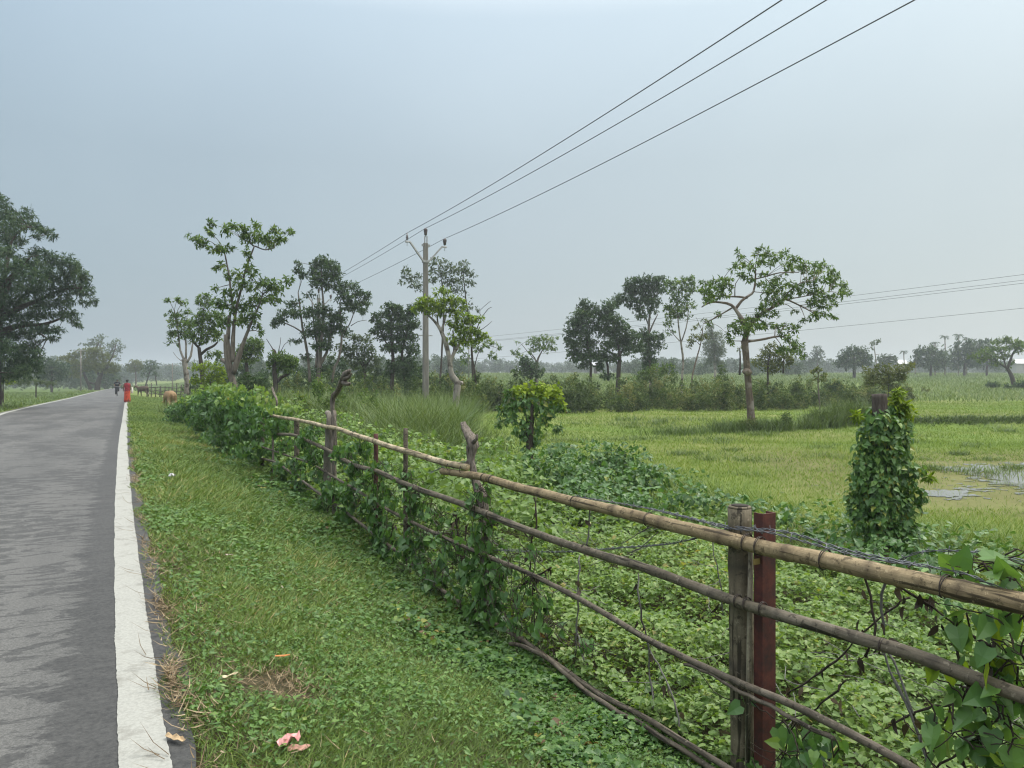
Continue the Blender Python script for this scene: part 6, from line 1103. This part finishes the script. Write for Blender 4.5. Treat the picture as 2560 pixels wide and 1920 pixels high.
stuff('meadow_weeds', [flat_leaves(X, Y, gz(X, Y)+.05+.4*rng.random(len(X)), .05+.06*rng.random(len(X)), .6, DIAM, .45)], G2, 'leafy weeds where the creeper carpet meets the meadow')
# meadow grass
lo_f = lambda y: np.maximum(FX(y)+np.interp(y, [6, 10, 20, 30, 60], [4.5, 4.8, 5.0, 3.0, 3]), -.75*y); hi_f = lambda y: .74*y+1.5
X, Y = sample(90000, 7.5, 26, lo_f, hi_f, 1.0); nz = vnoise(X, Y, .7, 3); nb = vnoise(X, Y, .17, 5)
wetk = spot_ = (X > 5) & (Y > 13) & (Y < 20) & (CX+F*X/Y > 2290); kp = ~(wetk & (rng.random(len(X)) < .86)); X, Y, nz, nb = X[kp], Y[kp], nz[kp], nb[kp]
near = np.clip((12.5-Y)/3.5, 0, 1)*np.clip((X-4.2)/1.0, 0, 1)
h = (.06+.07*rng.random(len(X)))*(1+.4*nz)+near*(.10+.22*rng.random(len(X)))
g3 = [blades(X, Y, h, .0045*np.clip(Y/7, 1, 3), .5, .45+.12*nz+.12*nb)]
X, Y = sample(90000, 25, 62, lo_f, hi_f, 1.3); nz = vnoise(X, Y, .35, 3); nb = vnoise(X, Y, .09, 5)
g3.append(blades(X, Y, .08+.10*rng.random(len(X))*(1+.5*nz), .016*np.clip(Y/25, 1, 3), .5, .45+.14*nz+.12*nb))
stuff('meadow_grass', g3, G3, 'green meadow grass of the open field')
def belt(n, fn, leaf, mat, name, label, k=6):
    C, RR, M = fn; g = []
    for c_, r_, m_ in zip(C, RR, M): g.append(clump_leaves(c_, r_, m_, k, leaf, .42, DIAM, rng, .15, tone0=rng.normal()*.24+.05))
    return stuff(name, g, LM[mat] if isinstance(mat, str) else mat, label)
UG1 = leaf_mat('thicket_leaves', [(0, (0.0413, 0.0708, 0.0212)), (.4, (0.0767, 0.124, 0.0354)), (.8, (0.13, 0.183, 0.0531)), (1, (0.201, 0.212, 0.0826))], .28)
# coarse tufts and tall grass
TG = leaf_mat('tall_grass_blades', [(0, (0.0531, 0.0885, 0.0236)), (.5, (0.1, 0.159, 0.0378)), (.85, (0.165, 0.224, 0.0649)), (1, (0.26, 0.283, 0.106))], .3, .5, .35)
def tussock(px, py, Y, hpx, wpx, n, lean=.45, tone=.45):
    c_ = at(px, py, Y); pm = Y/F; X = c_.x+rng.normal(size=n)*wpx*pm*.5; YY = c_.y+rng.normal(size=n)*wpx*pm*.4
    return blades(X, YY, hpx*1.3*pm*(.45+.6*rng.random(n)), .016*max(1, Y/22), lean, tone)
g4 = [tussock(px, 1090, Y, hh*rng.uniform(.75, 1.25), ww*1.6, int(n*.5), ln*.9, .5) for px, Y, hh, ww, n, ln in [(1010, 24, 130, 60, 900, .45), (1060, 23, 150, 70, 1300, .5), (1110, 24, 120, 50, 900, .55), (960, 26, 110, 60, 700, .4), (900, 28, 90, 60, 700, .4), (1030, 22, 110, 80, 900, .7), (860, 30, 90, 60, 600, .4), (820, 32, 80, 60, 500, .4), (1090, 21, 90, 60, 600, .8)]]
stuff('tall_grass', g4, TG, 'clump of tall arching grass behind the fence by the electricity pole')
g5 = [tussock(px, py, Y, hh, ww, n, .3, .30) for px, py, Y, hh, ww, n in [(1850, 1085, 30.5, 30, 50, 400), (1900, 1080, 30.5, 36, 50, 450), (1950, 1075, 31, 32, 40, 300), (2060, 1075, 33, 50, 50, 700), (2110, 1070, 34, 62, 50, 800), (2020, 1080, 32, 34, 40, 400), (2150, 1070, 34, 48, 30, 400), (1810, 1090, 30, 35, 50, 300), (1700, 1095, 29, 22, 90, 500)]]
stuff('reeds', g5, TG, 'dark rushes round the foot of the big spreading tree and along the ditch')
gm = []
for _ in range(70):
    px, py = rng.uniform(1250, 2560), rng.uniform(1045, 1190); Yc = 2.3*F/(py-HY)
    gm.append(tussock(px, py, Yc, rng.uniform(9, 20), rng.uniform(25, 90), int(rng.uniform(60, 200)), .5, rng.uniform(.25, .6)))
stuff('meadow_tufts', gm, TG, 'scattered coarse tufts in the meadow')
# bank edge tufts in the far field
def low_scrub():
    C, RR, M = [], [], []
    for px, py, Yc, rx, ry in [(1830, 1070, 30.6, 26, 14), (1870, 1062, 30.4, 20, 18), (1930, 1065, 30.8, 30, 14), (1965, 1050, 31, 16, 20), (2050, 1050, 33, 34, 24), (2090, 1045, 33.5, 30, 28), (2120, 1060, 34, 34, 20), (2030, 1065, 33, 30, 14), (2150, 1055, 34, 24, 20), (1780, 1085, 30, 24, 8)]:
        C.append(tuple(at(px, py, Yc))); RR.append((rx*Yc/F, rx*Yc/F, ry*Yc/F)); M.append(int(rx*ry*.22))
    return C, RR, M
belt(0, low_scrub(), .11, UG1, 'undergrowth', 'low dark scrub among the rushes by the big spreading tree')
X = 15+rng.random(5000)*22; Y = 34.0+.02*(X-18)+.5*np.sin(X*.3)-.35+rng.normal(size=5000)*.18
stuff('bank_grass', [blades(X, Y, .16+.16*rng.random(5000), .03, .5, .12, .08)], TG, 'dark tufts along the low bank between the two meadows')
# thicket belt across the middle of the field
def belt_spots(pxs, base, topfn, Yfn, step):
    C, RR, M = [], [], []
    for px in np.arange(pxs[0], pxs[1], step):
        px = px+rng.normal()*step*.3; Yc = Yfn(px)+abs(rng.normal())*2.2+1.6*math.sin(px*.047); pm = Yc/F; x = (px-CX)/F*Yc; zb = float(gz(x, Yc)); zt = H-(topfn(px)-HY)*pm+rng.normal()*.3; hgt = max(.45, zt-zb)
        nl = max(1, int(hgt/.55))
        for l in range(nl):
            rz_ = hgt/(nl*1.6); C.append((x+rng.normal()*.15, Yc+l*.12, zb+hgt*(l+.45)/nl)); rx = step*pm*.95*(1-.25*l/nl); RR.append((rx, rx*.9, rz_)); M.append(int(70*max(.4, rx*rz_/.35)))
    return C, RR, M
tp = lambda px: np.interp(px, [1180, 1330, 1450, 1560, 1660, 1760, 1860, 1960, 2060, 2160, 2260], [955, 950, 955, 948, 940, 950, 946, 952, 955, 958, 968])+7*math.sin(px*.03)+6*math.sin(px*.071+1)+5*math.sin(px*.17)
ybl = lambda px: np.interp(px, [1100, 1400, 1900, 2150, 2300], [46, 47, 50, 54, 58])
belt(0, belt_spots((1130, 2270), 1024, tp, ybl, 15), .15, UG1, 'undergrowth', 'low scrubby thicket running across the middle of the field')
C_, R_, M_ = [], [], []
for px in np.arange(1150, 2260, 17):
    if rng.random() < .7:
        px = px+rng.normal()*10; Yc = float(ybl(px))+rng.uniform(-2.6, 2.5); pm = Yc/F; x = (px-CX)/F*Yc; zb = float(gz(x, Yc)); rx = rng.uniform(14, 34)*pm; hz2 = min(rng.uniform(.5, 1.25), (H-(float(tp(px))-14-HY)*pm-zb)*.55); C_.append((x, Yc, zb+hz2*.8)); R_.append((rx, rx, hz2)); M_.append(int(150*rx*hz2/.5))
belt(0, (C_, R_, M_), .15, UG1, 'undergrowth', 'larger rounded bushes bulging out of the scrubby thicket')
tp2 = lambda px: tp(px)+26+6*math.sin(px*.05)
belt(0, belt_spots((1150, 2240), 1024, tp2, lambda px: ybl(px)-1.5, 17), .14, UG1, 'undergrowth', 'lower front edge of the scrubby thicket in the field')
tp3 = lambda px: np.interp(px, [560, 700, 800, 950, 1060, 1180], [960, 955, 950, 952, 945, 955])+4*math.sin(px*.05)
belt(0, belt_spots((600, 1240), 1000, tp3, lambda px: 40 if px < 900 else 43, 16), .14, UG1, 'undergrowth', 'tall weeds standing behind the fence under the trees on the left')
tp4 = lambda px: np.interp(px, [620, 760, 900, 1000], [1000, 985, 985, 1000])+5*math.sin(px*.06)
belt(0, belt_spots((600, 1000), 1000, tp4, lambda px: 27, 17), .11, LM['green'], 'undergrowth', 'bright green weeds and creepers just behind the far half of the fence')
tp5 = lambda px: np.interp(px, [470, 600, 700, 850, 1000, 1180], [935, 915, 925, 905, 918, 935])+7*math.sin(px*.06)+5*math.sin(px*.13)
belt(0, belt_spots((480, 1190), 1000, tp5, lambda px: 57, 17), .19, LM['dark'], 'undergrowth', 'dark bushy growth linking the trunks of the roadside trees')
X, Y = sample(16000, 22, 40, lambda y: FX(y)+.3, lambda y: FX(y)+np.interp(y, [22, 40], [9, 14]), .5)
X2, Y2 = sample(26000, 29, 47, lambda y: -.36*y-1.5, lambda y: -.055*y, .5); hh = (.9+.8*rng.random(len(X2)))*(1+.25*vnoise(X2, Y2, .5, 4)); keep = rng.random(len(X2)) < .75+.4*vnoise(X2, Y2, .7, 1); X2, Y2, hh = X2[keep], Y2[keep], hh[keep]
stuff('tall_grass', [blades(X, Y, .5+.5*rng.random(len(X)), .02, .35, .45+.12*vnoise(X, Y, .6)), blades(X2, Y2, hh, .03, .4, .40+.2*vnoise(X2, Y2, .8))], TG, 'knee-high grass between the fence and the trees on the left')
# roadside growth left of the road
X, Y = sample(42000, 24, 130, lambda y: np.maximum(Xl(y)-.5*y, -.75*y), lambda y: Xl(y)-.25, 1.3); nz = vnoise(X, Y, .3, 7)
stuff('roadside_grass', [blades(X, Y, (.14+.22*rng.random(len(X)))*np.clip(1+.6*nz, .4, 2)*np.clip((Xl(Y)-X)/1.2, .35, 1), .03*np.clip(Y/30, 1, 3), .45, .40+.2*nz)], TG, 'rough grass along the far side of the road')
# crops far behind
X, Y = sample(110000, 62, 260, lambda y: np.maximum(FX(y)+6, -.5*y), lambda y: .8*y, 1.2)
stuff('standing_crop', [blades(X, Y, .45+.25*rng.random(len(X)), .05*np.clip(Y/62, 1, 4), .45, .46+.15*vnoise(X, Y, .04))], TG, 'green standing crop in the distance')
# distant woods fading into the haze
def woods(n, Y0, Y1, pxa, pxb, hfn, leaf, label):
    g = []
    for _ in range(n):
        Yc = rng.uniform(Y0, Y1); px = rng.uniform(pxa, pxb); x = (px-CX)/F*Yc; zb = float(gz(x, Yc)); zt = H+hfn(px)*Yc/F*rng.uniform(.55, 1.12); hgt = max(2.5, zt-zb); rx = rng.uniform(2.2, 4.8)*Yc/420
        for l in range(3): g.append(clump_leaves((x+rng.normal()*rx*.3, Yc, zb+hgt*(.25+.28*l)), (rx*(1.1-.22*l), rx, hgt*.22), 26, 6, leaf*Yc/420, .5, DIAM, rng, .2))
    return stuff('distant_woods', g, LM['far'], label)
hf = lambda px: np.interp(px, [-200, 60, 250, 330, 480, 700, 900, 1200, 1420, 1700, 2000, 2200, 2600, 2800], [54, 48, 28, 20, 32, 42, 42, 36, 28, 38, 36, 28, 30, 30])
woods(420, 300, 460, -250, 2850, hf, 1.15, 'blue-green woods on the horizon')
woods(260, 480, 700, -250, 2850, lambda px: hf(px)*.95, 1.15, 'faint farthest woods on the horizon')
woods(60, 150, 260, 560, 1180, lambda px: 44, 1.0, 'blue-green woods showing between the trunks of the roadside trees')
woods(40, 160, 260, 1560, 2010, lambda px: 36, 1.0, 'blue-green woods behind the big spreading tree')
woods(70, 170, 260, -200, 300, lambda px: np.interp(px, [-200, 100, 230, 300], [40, 36, 22, 8]), 1.2, 'dark woods beyond the trees on the left of the road')
# dry stalks swept along the asphalt edge
n = 4600; Y = 2.6+rng.random(n)**1.7*15; off = np.abs(rng.normal(size=n))*.075*(1+.5*np.sin(Y*4.1)+.3*np.sin(Y*9)); X = Xr(Y)+LINE+.05+off
cl_ = vnoise(X, Y, 2.4, 11); kp = rng.random(n) < np.clip(.3+1.0*cl_, .05, 1); X, Y = X[kp], Y[kp]; n = len(X)
a = rng.random(n)*2*np.pi; D = np.stack([np.cos(a), np.sin(a), rng.normal(size=n)*.16+.05], -1); L = .03+.12*rng.random(n)**2
g = [leafgeo(np.stack([X, Y, np.maximum(gz(X, Y), zr(Y))+.010+.02*rng.random(n)], -1), D, np.array([0, 0, 1.])+rng.normal(size=(n, 3))*.3, L, .0035+.004*rng.random(n), BLADE, rng.random(n))]
m_ = 46; Y = 2.9+rng.random(m_)**1.4*9; X = Xr(Y)+LINE*(.25+.9*rng.random(m_)); a = math.pi+rng.normal(size=m_)*.5
g.append(leafgeo(np.stack([X+.1, Y, zr(Y)+.013+0*X], -1), np.stack([np.cos(a), np.sin(a), .04+0*a], -1), np.array([0, 0, 1.])+rng.normal(size=(m_, 3))*.2, .10+.14*rng.random(m_), .005, BLADE, .1+.3*rng.random(m_)))
# straw in the bare patch of the verge and scattered dead blades
n = 420; q = rng.normal(size=(n, 2))*np.array([.15, .16]); X = -1.22+q[:, 0]; Y = 4.12+q[:, 1]; a = rng.random(n)*6.28; L = .03+.06*rng.random(n)
g.append(leafgeo(np.stack([X, Y, gz(X, Y)+.008+.03*rng.random(n)], -1), np.stack([np.cos(a), np.sin(a), .1+.2*rng.random(n)], -1), np.array([0, 0, 1.])+rng.normal(size=(n, 3))*.4, L, .004, BLADE, .2+.7*rng.random(n)))
X, Y = sample(3800, 2.6, 14, lo_v, hi_v, 1.2); kk = rng.random(len(X)) < .45+.6*vnoise(X, Y, .8, 15); X, Y = X[kk], Y[kk]; n = len(X); a = rng.random(n)*6.28; L = .03+.07*rng.random(n)
g.append(leafgeo(np.stack([X, Y, gz(X, Y)+.03+.04*rng.random(n)], -1), np.stack([np.cos(a), np.sin(a), .1+.3*rng.random(n)], -1), np.array([0, 0, 1.])+rng.normal(size=(n, 3))*.4, L, .004, BLADE, .3+.7*rng.random(n)))
stuff('dry_stalks', g, DRY, 'dry straw and dead stalks along the asphalt edge')
# thin dead runners in the creeper bed
mb = MB(); r_ = random.Random(4)
for _ in range(90):
    Y0 = r_.uniform(3.2, 11); x0 = float(FX(Y0))+r_.uniform(.1, 3.5); a = r_.uniform(0, 6.28); p = Vector((x0, Y0, float(gz(x0, Y0))+r_.uniform(.12, .34))); P = [p]
    for i in range(7): a += r_.uniform(-.5, .5); p = p+Vector((math.cos(a)*.12, math.sin(a)*.12, r_.uniform(-.03, .04))); P.append(p)
    mb.tube(P, .003, 4)
tag(mb.build('creeper_runners', lich), 'bare creeper runners lying over the leaf carpet', None, None, 'stuff')
